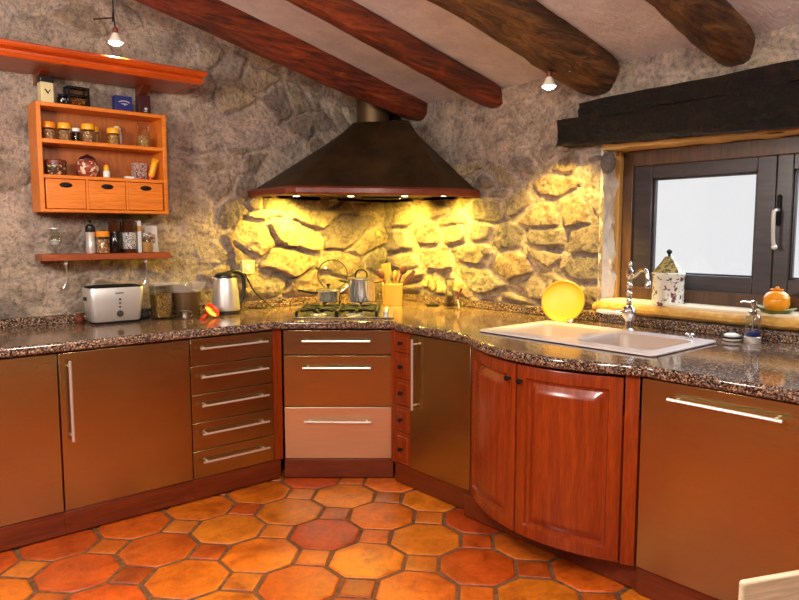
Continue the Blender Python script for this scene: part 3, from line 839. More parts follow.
for k in range(4):
    m = MB(); m.lathe([(.019, .010), (.019, .014), (.016, .016), (.014, .034), (.010, .036)], (.245, -.19+.085*k, 0), 16); m.build('knob', 'satin', hb)
GZ = TOP+.0495
sp = thing('saucepan', 'small steel saucepan with a long handle on the left rear burner', 'saucepan', (2.520, 3.650, GZ), RD)
m = MB(); m.lathe([(.060, 0), (.068, .004), (.070, .012), (.072, .066), (.082, .074), (.080, .078), (.069, .070), (.066, .010), (.001, .008)], n=32); m.build('pan', 'polished', sp, angle=50)
m = MB(); m.lathe([(.080, .076), (.076, .082), (.045, .092), (.010, .096)], n=32); ld = m.build('lid', 'bright_steel', sp)
m = MB(); m.lathe([(.008, .095), (.006, .104), (.013, .110), (.012, .117), (.004, .120)], n=14); m.build('lid_knob', 'iron', ld)
m = MB(); m.tube([(-.068, -.01, .060), (-.11, -.02, .064), (-.19, -.04, .080)], [.006, .009, .007], 10); m.build('handle', 'iron', sp)
m = MB(); m.tube([(.066, .012, .058), (.10, .02, .078), (.128, .03, .104)], [.005, .006, .005], 10); m.build('handle', 'bright_steel', sp)
# lid standing on edge behind the saucepan
gl = thing('pan_lid', 'round glass pan lid with a steel rim standing behind the saucepan', 'pan lid', (2.66, 3.80, TOP+.001), RD)
m = MB(); m.tube([(.100*math.cos(a), 0, .215+.100*math.sin(a)) for a in np.linspace(0, 2*PI, 41)], .0036, 8); m.build('rim', 'dark_grey', gl)
m = MB(); m.lathe([(.098, -.001), (.097, .002), (.06, .012), (.004, .018)], n=32); m.turn(rx=PI/2, off=(0, 0, .215)); m.build('pane', 'clear_glass', gl)
m = MB(); m.box(-.05, .05, -.03, .03, 0, .010); m.box(-.05, -.04, -.012, .012, .010, .122); m.box(.04, .05, -.012, .012, .010, .122); m.build('stand', 'iron', gl, .002)
pt = thing('stockpot', 'tall shiny steel stockpot with a lid on the right rear burner', 'stockpot', (2.690, 3.520, GZ), RD)
m = MB(); m.lathe([(.080, 0), (.086, .004), (.088, .012), (.088, .142), (.094, .148), (.092, .151), (.084, .146), (.083, .012), (.001, .010)], n=40); m.build('pot', 'polished', pt, angle=50)
m = MB(); m.lathe([(.094, .149), (.092, .155), (.06, .163), (.012, .167)], n=40); ld = m.build('lid', 'bright_steel', pt)
m = MB(); m.tube([(-.038, 0, .163), (-.034, 0, .190), (-.018, 0, .206), (.0, 0, .210), (.018, 0, .206), (.034, 0, .190), (.038, 0, .163)], .0055, 10, 4); m.build('lid_handle', 'iron', ld)
for s_ in (-1, 1):
    m = MB(); m.tube([(.085*s_, -.032, .128), (.125*s_, -.030, .136), (.138*s_, 0, .142), (.125*s_, .030, .136), (.085*s_, .032, .128)], .005, 10, 4); m.build('handle', 'iron' if s_ < 0 else 'red_brown', pt)

# crock with wooden utensils
ck = thing('utensil_crock', 'square yellow crock holding wooden utensils right of the stockpot', 'utensil pot', (3.02, 3.60, TOP), RD+.1)
m = MB(); m.loft([[(x, y, 0) for x, y in rrect(-.062, .062, -.062, .062, .018)], [(x, y, .15) for x, y in rrect(-.068, .068, -.068, .068, .018)],
                  [(x, y, .15) for x, y in rrect(-.060, .060, -.060, .060, .016)], [(x, y, .012) for x, y in rrect(-.056, .056, -.056, .056, .016)]])
m.build('pot', 'crock_yellow', ck, .002)
def utensil(name, label, foot, tip, head, mat):
    # foot and tip in the crock's own axes, put into the room
    M_ = Matrix.Translation(ck.location) @ Matrix.Rotation(RD+.1, 4, 'Z')
    a, b = M_ @ Vector(foot), M_ @ Vector(tip); d = (b-a); L = d.length
    o = thing(name, label, 'kitchen utensil', a, 0, 'utensils in the yellow crock')
    o.rotation_euler = d.to_track_quat('Z', 'Y').to_euler()
    m = MB(); m.tube([(0, 0, 0), (0, 0, L*.5), (0, 0, L-.05)], [.005, .006, .007], 10); m.build('handle', mat, o)
    m = MB()
    if head == 'spoon': m.ball((0, 0, L-.022), .036, .36, .68, 1.0, 12)
    elif head == 'flat': m.loft([[(-.004, -.012, L-.06), (.004, -.012, L-.06), (.004, .012, L-.06), (-.004, .012, L-.06)], [(-.003, -.034, L-.03), (.003, -.034, L-.03), (.003, .034, L-.03), (-.003, .034, L-.03)], [(-.002, -.036, L+.045), (.002, -.036, L+.045), (.002, .036, L+.045), (-.002, .036, L+.045)]])
    else: m.loft([[(-.005, -.009, L-.06), (.005, -.009, L-.06), (.005, .009, L-.06), (-.005, .009, L-.06)], [(-.004, -.016, L), (.004, -.016, L), (.004, .016, L), (-.004, .016, L)], [(-.003, -.012, L+.05), (.003, -.012, L+.05), (.003, .012, L+.05), (-.003, .012, L+.05)]])
    m.build('head', mat, o, .001)
utensil('wooden_spoon', 'brown wooden spoon leaning leftmost in the yellow crock', (.0, .0, .02), (-.085, .02, .235), 'spoon', 'dark_spoon_wood')
utensil('wooden_spatula', 'broad flat pale wooden spatula at the back of the yellow crock', (0, .02, .02), (-.035, .045, .24), 'flat', 'spoon_wood')
utensil('wooden_fork', 'pale yellow wooden fork in the middle of the yellow crock', (.01, -.01, .02), (.022, .02, .225), 'spoon', 'spoon_wood')
utensil('wooden_ladle', 'dark wooden spoon standing highest at the right of the yellow crock', (-.01, .01, .02), (.085, .0, .265), 'spoon', 'dark_spoon_wood')
utensil('wooden_spreader', 'dark narrow wooden spreader leaning far right in the yellow crock', (-.03, -.02, .02), (.120, -.03, .200), 'narrow', 'dark_spoon_wood')
# tall ribbed glass bottle in the corner
bt = thing('glass_bottle', 'tall ribbed clear glass bottle in the corner behind the stockpot', 'bottle', (3.10, 3.86, TOP))
m = MB(); m.lathe([(.055, 0), (.060, .01), (.060, .22), (.052, .25), (.058, .27), (.050, .29), (.056, .31), (.046, .33), (.050, .35), (.022, .40), (.018, .46), (.022, .465), (.022, .475)], n=24); m.build('bottle_body', 'clear_glass', bt)
m = MB(); m.lathe([(.018, .475), (.022, .48), (.022, .50), (.010, .51)], n=14); m.build('stopper', 'spoon_wood', bt)

# right of the crock: stemmed glass and steel-topped glass carafe
gg = thing('wine_glass', 'clear stemmed glass left of the carafe against the right wall', 'glass', (3.19, 3.38, TOP))
m = MB(); m.lathe([(.036, 0), (.036, .003), (.006, .008), (.004, .075), (.012, .085), (.032, .11), (.036, .14), (.030, .175), (.029, .175), (.034, .14), (.030, .112), (.002, .09)], n=24); m.build('glass_body', 'clear_glass', gg)
m = MB(); m.lathe([(.042, 0), (.046, .006), (.046, .009), (.038, .004)], n=24); m.build('coaster', 'iron', gg); gg.location.z += 0
cf = thing('carafe', 'slim waisted glass carafe with a dark top beside the right wall', 'carafe', (3.16, 3.18, TOP))
m = MB(); m.lathe([(.040, 0), (.042, .008), (.040, .03), (.030, .09), (.024, .13), (.028, .17), (.034, .19), (.030, .19), (.020, .13), (.027, .09), (.036, .03), (.002, .012)], n=24); m.build('glass_body', 'clear_glass', cf)
m = MB(); m.lathe([(.035, .188), (.036, .192), (.036, .202), (.014, .206)], n=20); m.build('top', 'chrome', cf)
m = MB(); m.lathe([(.034, .012), (.032, .03), (.025, .088), (.001, .09)], n=20); m.build('liquid', 'smoked_glass', cf)
st = thing('spreading_knife', 'brown-handled knife leaning against the right side of the carafe', 'knife', (3.165, 3.095, TOP+.001))
m = MB(); m.tube([(0, 0, .006), (.006, .018, .05), (.010, .026, .068)], .0035, 8); m.build('blade', 'satin', st)
m = MB(); m.tube([(.010, .026, .064), (.018, .020, .10), (.022, .0, .135)], .008, 10); m.build('handle', 'red_brown', st)

# yellow plate leaning at the back of the sink
pl = thing('plate', 'round plain yellow plate leaning on the wall at the left end of the sink', 'plate', (3.185, 2.298, TOP+.002))
pl.rotation_euler = (0, 0, math.radians(22))
m = MB(); m.lathe([(.060, 0), (.070, .002), (.106, .012), (.115, .018), (.115, .022), (.104, .016), (.070, .007), (.001, .005)], n=48)
m.turn(ry=-PI/2+math.radians(15)); zmin = min(v.co.z for v in m.b.verts); bmesh.ops.translate(m.b, vec=(0, 0, -zmin), verts=m.b.verts); m.build('dish', 'yellow_glaze', pl, angle=50)
m = MB(); m.tube([(.116*math.cos(a), .116*math.sin(a), .019) for a in np.linspace(0, 2*PI, 49)], .005, 8)
m.turn(ry=-PI/2+math.radians(15)); bmesh.ops.translate(m.b, vec=(0, 0, -zmin+.001), verts=m.b.verts); m.build('rim', 'yellow_rim', pl)

# soap dispenser, soap dish
sd = thing('soap_dispenser', 'clear soap dispenser with a chrome pump on the right worktop', 'soap dispenser', (3.205, 1.282, TOP))
m = MB(); m.lathe([(.034, 0), (.036, .004), (.036, .028), (.034, .030)], n=24); m.build('base', 'satin', sd)
m = MB(); m.lathe([(.034, .030), (.034, .115), (.026, .128), (.018, .132)], n=24); m.build('bottle', 'soap_glass', sd)
m = MB(); m.lathe([(.0325, .031), (.0325, .050), (.002, .051)], n=20); m.build('soap', 'navy', sd)
m = MB(); m.lathe([(.022, .130), (.022, .146), (.011, .150), (.009, .170), (.013, .172), (.013, .190), (.006, .194)], n=18); m.tube([(0, 0, .182), (-.012, .045, .184), (-.014, .052, .180)], .005, 8); m.tube([(0, 0, .06), (0, 0, .13)], .004, 8); m.build('pump', 'chrome', sd)
so = thing('soap_dish', 'small round dark dish with white soap left of the dispenser', 'soap dish', (3.19, 1.366, TOP))
m = MB(); m.lathe([(.030, 0), (.038, .004), (.042, .012), (.038, .014), (.001, .012)], n=24); m.build('dish', 'porcelain', so)
m = MB(); m.lathe([(.041, .013), (.043, .018), (.041, .022), (.002, .022)], n=24); m.build('insert', 'soap_dark', so)
m = MB(); m.ball((0, 0, .026), .036, 1, 1, .34); m.build('soap', 'porcelain', so)

# canister and citrus pot on the sill
cn = thing('canister', 'white flowered ceramic canister with a pagoda lid on the window sill', 'canister', (3.392, 1.792, 1.044))
m = MB(); n_ = 8
def octo(r, z, n=8): return [(r*math.cos(2*PI*(i+.5)/n), r*math.sin(2*PI*(i+.5)/n), z) for i in range(n)]
m.lathe([(.080, 0), (.084, .004), (.084, .012), (.079, .020), (.078, .150), (.084, .158), (.084, .168), (.076, .172)], n=28); m.build('jar', 'floral_white', cn, angle=40)
m = MB(); m.loft([octo(.078, .172), octo(.066, .190), octo(.040, .222), octo(.022, .252), octo(.010, .258)]); ld = m.build('lid', 'floral_lid', cn, .002)
m = MB(); m.lathe([(.008, .256), (.006, .266), (.014, .274), (.014, .284), (.004, .292)], n=14); m.build('lid_knob', 'iron', ld)
ct = thing('citrus_pot', 'orange fruit-shaped pot on a green leaf saucer on the sill', 'jam pot', (3.372, 1.250, 1.041))
m = MB(); m.lathe([(.030, 0), (.052, .006), (.068, .020), (.072, .024), (.060, .018), (.001, .008)], n=28); m.build('saucer', 'leaf_green', ct, angle=60)
for a in (-.2, 2.9):
    m = MB(); m.ball((0, 0, 0), .036, 1.0, .5, .12); m.turn(ry=-.25, off=(.062, 0, .026)); m.turn(rz=a-PI/2); m.build('leaf', 'leaf_pale', ct)
m = MB(); m.lathe([(.030, .010), (.048, .024), (.056, .046), (.054, .066), (.053, .068)], n=28); m.build('bowl', 'citrus_orange', ct)
m = MB(); m.lathe([(.054, .068), (.055, .071), (.047, .086), (.030, .097), (.008, .101)], n=28); ld = m.build('lid', 'citrus_orange', ct)
m = MB(); m.ball((0, 0, .108), .010, 1, 1, 1); m.ball((.004, .018, .104), .016, .6, 1, .25); m.ball((-.004, -.016, .105), .014, .6, 1, .25); m.build('lid_knob', 'orange_lid', ld)

ct.scale = (1, 1, 1.14)
# ------------------------------------------------------------------ left worktop items
tr_ = thing('toaster', 'brushed steel toaster with a round dial on the left worktop', 'toaster', (1.250, 3.905, TOP))
def tring(w, d, z): return [(x, y, z) for x, y in rrect(-w, w, -d, d, min(.03, d*.6), 6)]
m = MB(); m.loft([tring(.127, .062, .012), tring(.131, .066, .018), tring(.142, .073, .10), tring(.150, .078, .186), tring(.146, .074, .198)]); m.build('shell', 'brushed_light', tr_, angle=40)
m = MB(); m.loft([tring(.124, .060, 0), tring(.128, .063, .013)]); m.build('base', 'black_plastic', tr_)
m = MB(); m.loft([tring(.142, .070, .197), tring(.136, .064, .206), tring(.120, .050, .208)]); m.box(-.11, .11, -.032, -.012, .2075, .2105); m.box(-.11, .11, .012, .032, .2075, .2105); m.build('slot_plate', 'iron', tr_)
m = MB(); m.lathe([(.018, 0), (.018, .010), (.014, .014), (.002, .014)], n=20); m.turn(rx=PI/2, off=(.01, -.066, .055)); m.build('dial', 'dark_grey', tr_)
for k in range(3):
    m = MB(); m.lathe([(.0055, 0), (.0055, .006), (.002, .007)], n=12); m.turn(rx=PI/2+.06, off=(.01, -.069-.003*k, .092+.021*k)); m.build('button', 'black_plastic', tr_)
m = MB(); m.box(-.014, .030, -.0795, -.0765, .166, .171); m.build('badge', 'dark_grey', tr_)
m = MB(); m.box(-.156, -.143, -.016, .016, .13, .15); m.build('lever', 'black_plastic', tr_, .003)

pj = thing('pasta_jar', 'tall flared glass jar of dry pasta right of the toaster', 'jar', (1.518, 3.90, TOP), .1)
sq = lambda r, z: [(x, y, z) for x, y in rrect(-r, r, -r, r, r*.35, 4)]
m = MB(); m.loft([sq(.046, 0), sq(.047, .006), sq(.058, .20), sq(.055, .20), sq(.044, .010)]); m.build('glass_body', 'clear_glass', pj, angle=40)
m = MB(); m.loft([sq(.0435, .011), sq(.0505, .140), sq(.040, .146)]); m.build('pasta', 'pasta_fill', pj, angle=40)
m = MB(); m.loft([sq(.0585, .196), sq(.0600, .200), sq(.0600, .206), sq(.0555, .206), sq(.0555, .196)], cap=False); m.build('rim', 'satin', pj)
bx = thing('plug_adapter', 'small black plastic box between the toaster and the pasta jar', 'adapter', (1.435, 3.965, TOP))
m = MB(); m.box(-.028, .028, -.022, .022, 0, .052); m.build('housing', 'black_plastic', bx, .006); m = MB(); m.box(-.014, .014, -.026, -.021, .015, .036); m.build('socket', 'dark_grey', bx, .002)

ju = thing('citrus_press', 'black and grey citrus press with a dome cone left of the kettle', 'juicer', (1.664, 3.890, TOP))
m = MB(); m.lathe([(.062, 0), (.066, .006), (.066, .034), (.070, .050), (.082, .13), (.084, .150)], n=32); m.build('jug', 'flue_metal', ju, angle=40)
m = MB(); P = []
for k, (r, z) in enumerate([(.084, .146), (.112, .196), (.115, .201), (.108, .199), (.074, .156), (.03, .162)]):
    P.append([(r*math.cos(2*PI*i/48), r*math.sin(2*PI*i/48)*.85, z-(.046*math.exp(-((i-38)/4.0)**2) if 0 < k < 4 else 0)) for i in range(48)])
m.loft(P, cap=False); m.build('collar', 'satin', ju, angle=50)
m = MB()
R = []
for z, r in ((.160, .036), (.19, .034), (.215, .026), (.232, .012), (.236, .001)):
    R.append([(r*(1+.10*math.cos(8*a))*math.cos(a), r*(1+.10*math.cos(8*a))*math.sin(a), z) for a in [2*PI*i/48 for i in range(48)]])
m.loft(R); m.build('cone', 'clear_glass', ju, angle=70)
m = MB(); m.tube([(-.080, .0, .14), (-.098, -.005, .13), (-.102, -.005, .08), (-.088, 0, .035), (-.066, 0, .025)], .008, 10, 4); m.build('handle', 'black_plastic', ju)
ju.scale = (1.03, 1.0, 1.0)
cp = thing('egg_cup', 'small steel cup in front of the citrus press', 'cup', (1.612, 3.795, TOP))
m = MB(); m.lathe([(.022, 0), (.026, .004), (.027, .045), (.029, .048), (.026, .046), (.024, .006), (.001, .005)], n=20); m.build('cup_body', 'bright_steel', cp); m = MB(); m.tube([(.026, 0, .038), (.042, 0, .036), (.042, 0, .016), (.027, 0, .012)], .003, 8, 3); m.build('handle', 'bright_steel', cp)
sc_ = thing('plastic_scoop', 'orange plastic scoop lying in front of the citrus press', 'scoop', (1.755, 3.775, TOP+.002), .35)
m = MB(); m.lathe([(.020, .004), (.038, .010), (.046, .030), (.048, .031), (.041, .014), (.002, .010)], n=24); m.b.verts.ensure_lookup_table(); m.turn(rx=.9, off=(0, 0, .026)); zmin = min(v.co.z for v in m.b.verts); bmesh.ops.translate(m.b, vec=(0, 0, -zmin), verts=m.b.verts); m.build('bowl', 'orange_plastic', sc_, angle=60)
m = MB(); m.tube([(-.035, -.01, .020), (-.09, -.045, .010), (-.145, -.085, .008)], [.009, .008, .011], 10, 4); m.build('handle', 'red_plastic', sc_)

kt = thing('kettle', 'brushed steel electric kettle with a black handle right of the citrus press', 'kettle', (1.915, 3.885, TOP), RD+.75)
m = MB(); m.lathe([(.088, 0), (.090, .005), (.088, .016), (.076, .020)], n=32); m.build('power_base', 'black_plastic', kt)
m = MB(); m.lathe([(.080, .020), (.084, .026), (.084, .05), (.077, .14), (.068, .215), (.064, .225)], n=36); m.build('body', 'brushed_light', kt, angle=40)
m = MB(); m.lathe([(.066, .222), (.067, .230), (.060, .244), (.040, .254), (.004, .258)], n=30); m.build('lid', 'black_plastic', kt)
m = MB(); m.tube([(.02, 0, .252), (.075, 0, .256), (.118, 0, .235), (.130, 0, .17), (.120, 0, .10), (.094, 0, .052), (.080, 0, .045)], [.012, .013], 12, 5); m.build('handle', 'black_plastic', kt)
m = MB(); m.loft([[(-.058, -.022, .20), (-.058, .022, .20), (-.062, .018, .226), (-.062, -.018, .226)], [(-.092, -.006, .222), (-.092, .006, .222), (-.090, .008, .230), (-.090, -.008, .230)]]); m.build('spout', 'bright_steel', kt, .003)
m = MB(); m.tube([(2.02, 3.93, TOP+.010), (2.10, 3.99, TOP+.006), (2.22, 3.96, TOP+.005), (2.31, 3.975, TOP+.006), (2.27, 3.998, TOP+.03), (2.18, 4.000, TOP+.11), (2.12, 3.985, TOP+.20), (2.10, 3.985, TOP+.24)], .004, 8, 8)
tag(m.build('power_cord', 'black_plastic'), 'black flex running from the kettle up the wall', 'cord')
so_ = thing('wall_socket', 'cream power socket on the stone wall right of the kettle', 'socket', (2.13, 3.998, 1.20))
m = MB(); m.box(-.045, .045, -.010, .02, -.045, .045); m.build('plate', 'cream', so_, .004)
for s_ in (0,):
    m = MB(); m.lathe([(.022, 0), (.022, .004), (.020, .005), (.018, .004), (.002, .004)], n=18); m.turn(rx=PI/2, off=(s_, -.009, 0)); m.build('outlet', 'white_plastic', so_)

sb = thing('sauce_bottle', 'red-capped bottle with a white label at the far left edge', 'bottle', (.575, 3.42, TOP))
m = MB(); m.lathe([(.024, 0), (.026, .006), (.026, .085), (.020, .105), (.014, .118), (.014, .126)], n=22); m.build('bottle_body', 'red_brown', sb)
m = MB(); m.lathe([(.0265, .018), (.0268, .019), (.0268, .074), (.0265, .075)], n=22); m.build('label_band', 'label_print', sb)
m = MB(); m.lathe([(.018, .120), (.019, .124), (.019, .152), (.014, .156)], n=18); m.build('cap', 'red_plastic', sb)
on = thing('onion', 'small red onion against the upstand left of the toaster', 'onion', (1.088, 3.985, TOP))
m = MB(); m.lathe([(.004, 0), (.020, .004), (.027, .018), (.025, .032), (.010, .044), (.003, .056)], n=18); m.build('bulb', 'red_brown', on); m = MB(); m.lathe([(.003, .054), (.004, .060), (.001, .066)], n=8); m.build('stem', 'tan_fill', on)

# ------------------------------------------------------------------ wall unit
UX0, UX1, UY0, UY1, UZ0, UZ1 = .888, 1.552, 3.832, 4.004, 1.528, 2.080
un = thing('spice_cabinet', 'orange wooden wall cabinet with open shelves and three drawers', 'wall cabinet', (UX0, UY0, UZ0))
W, D, H = UX1-UX0, UY1-UY0, UZ1-UZ0
for x in (0, W-.022): MB().box(x, x+.022, 0, D, 0, H).build('side_panel', 'orange_wood', un, .002)
MB().box(.0225, W-.0225, D-.012, D, .002, H-.002).build('back_panel', 'orange_back', un)
S0, S1, S2 = .190, .352, .372
MB().box(.0225, W-.0225, .001, D-.013, H-.020, H).build('top_panel', 'orange_wood', un, .002)
MB().box(.0225, W-.0225, .001, D-.013, S1-.002, S1+.018).build('shelf', 'orange_wood', un, .002)
MB().box(.0225, W-.0225, .001, D-.013, S0-.018, S0).build('shelf', 'orange_wood', un, .002)
MB().box(.0225, W-.0225, .001, D-.013, 0, .016).build('bottom_panel', 'orange_wood', un, .002)
dw = (W-.044)/3
for k in range(3):
    x0 = .022+dw*k
    if k: MB().box(x0-.006, x0+.006, .001, D-.014, .0165, S0-.0185).build('divider', 'orange_wood', un)
    m = MB(); m.box(x0+.008, x0+dw-.008, .003, D-.02, .019, S0-.021); d = m.build('drawer', 'orange_wood', un, .002)
    m = MB(); m.ball((0, 0, 0), .032, 1, .18, .42); m.turn(off=(x0+dw/2, .002, S0-.050)); m.build('pull', 'iron', d)
T1, T2, TU = UZ0+S1+.018, UZ0+S0, UZ1       # resting heights

def jar(name, label, x, y, z, r, h, lid, fill, group, body='clear_glass', lidh=.024):
    o = thing(name, label, 'jar', (x, y, z), 0, group)
    m = MB(); m.lathe([(r*.92, 0), (r, .004), (r, h-.012), (r*.86, h-.004), (r*.86, h)], n=20); m.build('glass_body', body, o)
    m = MB(); m.lathe([(r*.93, .003), (r*.93, h*.78), (.002, h*.80)], n=18); m.build('contents', fill, o)
    m = MB(); m.lathe([(r*.98, h-.006), (r*1.0, h-.003), (r*1.0, h+lidh-.004), (r*.92, h+lidh), (.002, h+lidh)], n=20); m.build('lid', lid, o)
    return o
YS = 3.892
gj = 'spice jars in the wall cabinet'
jar('spice_jar', 'orange-lidded spice jar farthest left on the cabinet top shelf', .958, YS, T1, .031, .066, 'orange_lid', 'spice_fill', gj)
jar('spice_jar', 'yellow-lidded spice jar second from left on the cabinet top shelf', 1.033, YS, T1, .032, .068, 'yellow_lid', 'spice_fill', gj)
jar('spice_jar', 'small white-lidded dark jar on the cabinet top shelf', 1.090, YS, T1, .021, .060, 'porcelain', 'dark_glass', gj, 'smoked_glass', .012)
jar('spice_jar', 'largest yellow-lidded spice jar at the middle of the cabinet top shelf', 1.149, YS-.005, T1, .034, .074, 'yellow_lid', 'spice_fill', gj)
jar('spice_jar', 'short yellow-lidded jar right behind the largest spice jar', 1.200, YS+.050, T1, .022, .072, 'yellow_lid', 'tan_fill', gj)
jar('spice_jar', 'yellow-lidded spice jar farthest right of the row of lidded jars', 1.280, YS, T1, .033, .066, 'yellow_lid', 'pasta_fill', gj)
o = thing('flowered_pot', 'small pale flowered pot half hidden behind the rightmost yellow-lidded jar', 'pot', (1.322, YS+.065, T1))
m = MB(); m.lathe([(.018, 0), (.024, .01), (.026, .06), (.020, .09), (.024, .10)], n=18); m.build('pot', 'floral_white', o); m = MB(); m.lathe([(.018, .098), (.014, .112), (.004, .116)], n=14); m.build('lid', 'cream', o)
o = thing('pickle_jar', 'clip-top glass jar of pickles at the right of the cabinet top shelf', 'jar', (1.445, YS, T1))
m = MB(); m.lathe([(.036, 0), (.038, .006), (.038, .065), (.026, .092), (.022, .10), (.024, .108)], n=24); m.build('glass_body', 'clear_glass', o)
m = MB(); m.lathe([(.0355, .004), (.0355, .060), (.002, .068)], n=20); m.build('contents', 'pasta_fill', o)
m = MB(); m.lathe([(.024, .106), (.026, .112), (.018, .122), (.003, .126)], n=18); m.build('lid', 'clear_glass', o)
m = MB(); m.tube([(-.026, 0, .10), (-.030, 0, .115), (-.012, 0, .130), (.012, 0, .130), (.030, 0, .115), (.026, 0, .085), (.030, -.01, .06)], .0025, 6, 4); m.build('clip', 'chrome', o)
# lower compartment
o = thing('round_tin', 'round dark patterned tin in the left of the lower cabinet shelf', 'tin', (.982, YS, T2))
m = MB(); m.lathe([(.050, 0), (.052, .003), (.052, .066)], n=28); m.build('tin_body', 'tin_pattern', o); m = MB(); m.lathe([(.054, .060), (.054, .076), (.046, .080), (.004, .081)], n=28); m.build('lid', 'red_brown', o)
o = thing('ginger_jar', 'round flowered ceramic pot in the middle of the lower cabinet shelf', 'pot', (1.140, YS, T2))
m = MB(); m.lathe([(.036, 0), (.040, .006), (.056, .034), (.060, .055), (.052, .078), (.036, .092)], n=30); m.build('pot', 'floral_jar', o, angle=60); m = MB(); m.lathe([(.040, .090), (.041, .096), (.030, .108), (.012, .114), (.010, .118), (.003, .122)], n=24); m.build('lid', 'burgundy', o)
o = thing('glue_bottle', 'little white bottle with a yellow top and red tip on the lower cabinet shelf', 'bottle', (1.237, YS, T2))
m = MB(); m.lathe([(.017, 0), (.018, .004), (.018, .034), (.016, .038)], n=18); m.build('bottle_body', 'white_plastic', o); m = MB(); m.lathe([(.014, .037), (.015, .042), (.014, .062), (.008, .070)], n=16); c2 = m.build('cap', 'yellow_lid', o); m = MB(); m.lathe([(.006, .069), (.004, .084), (.001, .088)], n=10); m.build('tip', 'red_plastic', c2)
o = thing('matchbox', 'tiny white box lying beside the picture card on the lower cabinet shelf', 'box', (1.352, YS-.01, T2))
m = MB(); m.box(-.022, .022, -.016, .016, 0, .014); m.build('sleeve', 'white_plastic', o, .001); m = MB(); m.box(-.020, .024, -.013, .013, .002, .012); m.build('tray', 'paper', o)
o = thing('picture_box', 'small printed carton on the right of the lower cabinet shelf', 'box', (1.413, YS, T2), .08)
m = MB(); m.box(-.036, .036, -.02, .02, 0, .088); m.build('carton', 'picture', o, .001); m = MB(); m.box(-.036, .036, -.02, .02, .0882, .0895); m.build('flap', 'paper', o)
o = thing('yellow_tube', 'yellow tube leaning against the right side of the lower cabinet shelf', 'tube', (1.472, YS-.01, T2+.006))
m = MB(); m.lathe([(.014, .012), (.017, .016), (.018, .08), (.016, .10)], n=16); m.loft([[(-.016, -.012, .098), (.016, -.012, .098), (.016, .012, .098), (-.016, .012, .098)], [(-.018, -.002, .118), (.018, -.002, .118), (.018, .002, .118), (-.018, .002, .118)]]); m.turn(ry=.28); m.build('tube_body', 'yellow_lid', o, angle=50)
m = MB(); m.lathe([(.011, -.003), (.012, 0), (.012, .013)], n=14); m.turn(ry=.28); m.build('cap', 'red_plastic', o)
# on top
o = thing('tea_tin', 'cream printed tin with a black lid on top of the wall cabinet', 'tin', (.952, YS, TU), .1)
m = MB(); m.box(-.031, .031, -.028, .028, 0, .104); m.build('tin_body', 'cream', o, .004); m = MB(); m.box(-.033, .033, -.030, .030, .1045, .135); m.build('lid', 'black_plastic', o, .004)
m = MB(); m.loft([[(-.010, -.029, .060), (.002, -.029, .044), (.006, -.029, .050), (-.006, -.029, .066)], [(-.010, -.0285, .060), (.002, -.0285, .044), (.006, -.0285, .050), (-.006, -.0285, .066)]]); m.tube([(.0, -.029, .050), (.014, -.029, .068)], .002, 6); m.tube([(-.014, -.029, .068), (-.004, -.029, .058)], .003, 6); m.build('emblem', 'iron', o)
o = thing('dark_jar', 'small round dark jar behind the black-edged box on the wall cabinet', 'jar', (1.040, YS+.03, TU))
m = MB(); m.lathe([(.024, 0), (.030, .01), (.030, .04), (.020, .052)], n=20); m.build('glass_body', 'dark_glass', o); m = MB(); m.lathe([(.021, .051), (.022, .060), (.010, .064)], n=16); m.build('lid', 'iron', o)
o = thing('display_box', 'black-edged glass box with brown contents on the wall cabinet', 'box', (1.098, YS-.01, TU), .1)
m = MB()
for x in (-.05, .05):
    for y in (-.03, .03): m.box(x-.004, x+.004, y-.004, y+.004, 0, .098)
for z in (0, .052, .092): 
    m.box(-.05, .05, -.034, -.026, z, z+.006); m.box(-.05, .05, .026, .034, z, z+.006); m.box(-.054, -.046, -.03, .03, z, z+.006); m.box(.046, .054, -.03, .03, z, z+.006)
m.build('frame', 'iron', o)
m = MB(); m.box(-.046, .046, -.026, .026, .001, .095); m.build('glass', 'smoked_glass', o, smooth=False); m = MB(); m.box(-.042, .042, -.022, .022, .002, .042); m.build('contents', 'spice_fill', o, .006)
def carton(name, label, x, w, h, d, mat, accent, emb):
    o = thing(name, label, 'box', (x, YS, TU), .04)
    m = MB(); m.box(-w/2, w/2, -d/2, d/2, 0, h); m.build('carton', mat, o, .0015)
    m = MB(); emb(m, w, h, -d/2-.0006); m.build('emblem', accent, o)
    m = MB(); m.box(-w/2+.001, w/2-.001, -d/2+.001, d/2-.001, h+.0003, h+.002); m.build('flap', mat, o)
def emb_blue(m, w, h, y):
    pts = [(-w*.30, y, h*.60), (-w*.1, y, h*.68), (w*.15, y, h*.68), (w*.34, y, h*.60)]; m.tube(pts, .0024, 6, 4)
    m.tube([(-w*.16, y, h*.50), (w*.2, y, h*.50)], .0022, 6); m.tube([(.0, y, h*.50), (.006, y, h*.38)], .002, 6)
carton('blue_box', 'dark blue box with a pale emblem on top of the wall cabinet', 1.335, .092, .082, .05, 'navy', 'paper', emb_blue)
def emb_red(m, w, h, y):
    m.ball((w*.1, y, h*.28), .009, 1, .15, .8, 8); m.tube([(-.006, y, h*.14), (.012, y, h*.14)], .002, 6)
carton('burgundy_box', 'dark burgundy box with a small pale crest at the cabinet right end', 1.448, .066, .100, .05, 'burgundy', 'paper', emb_red)

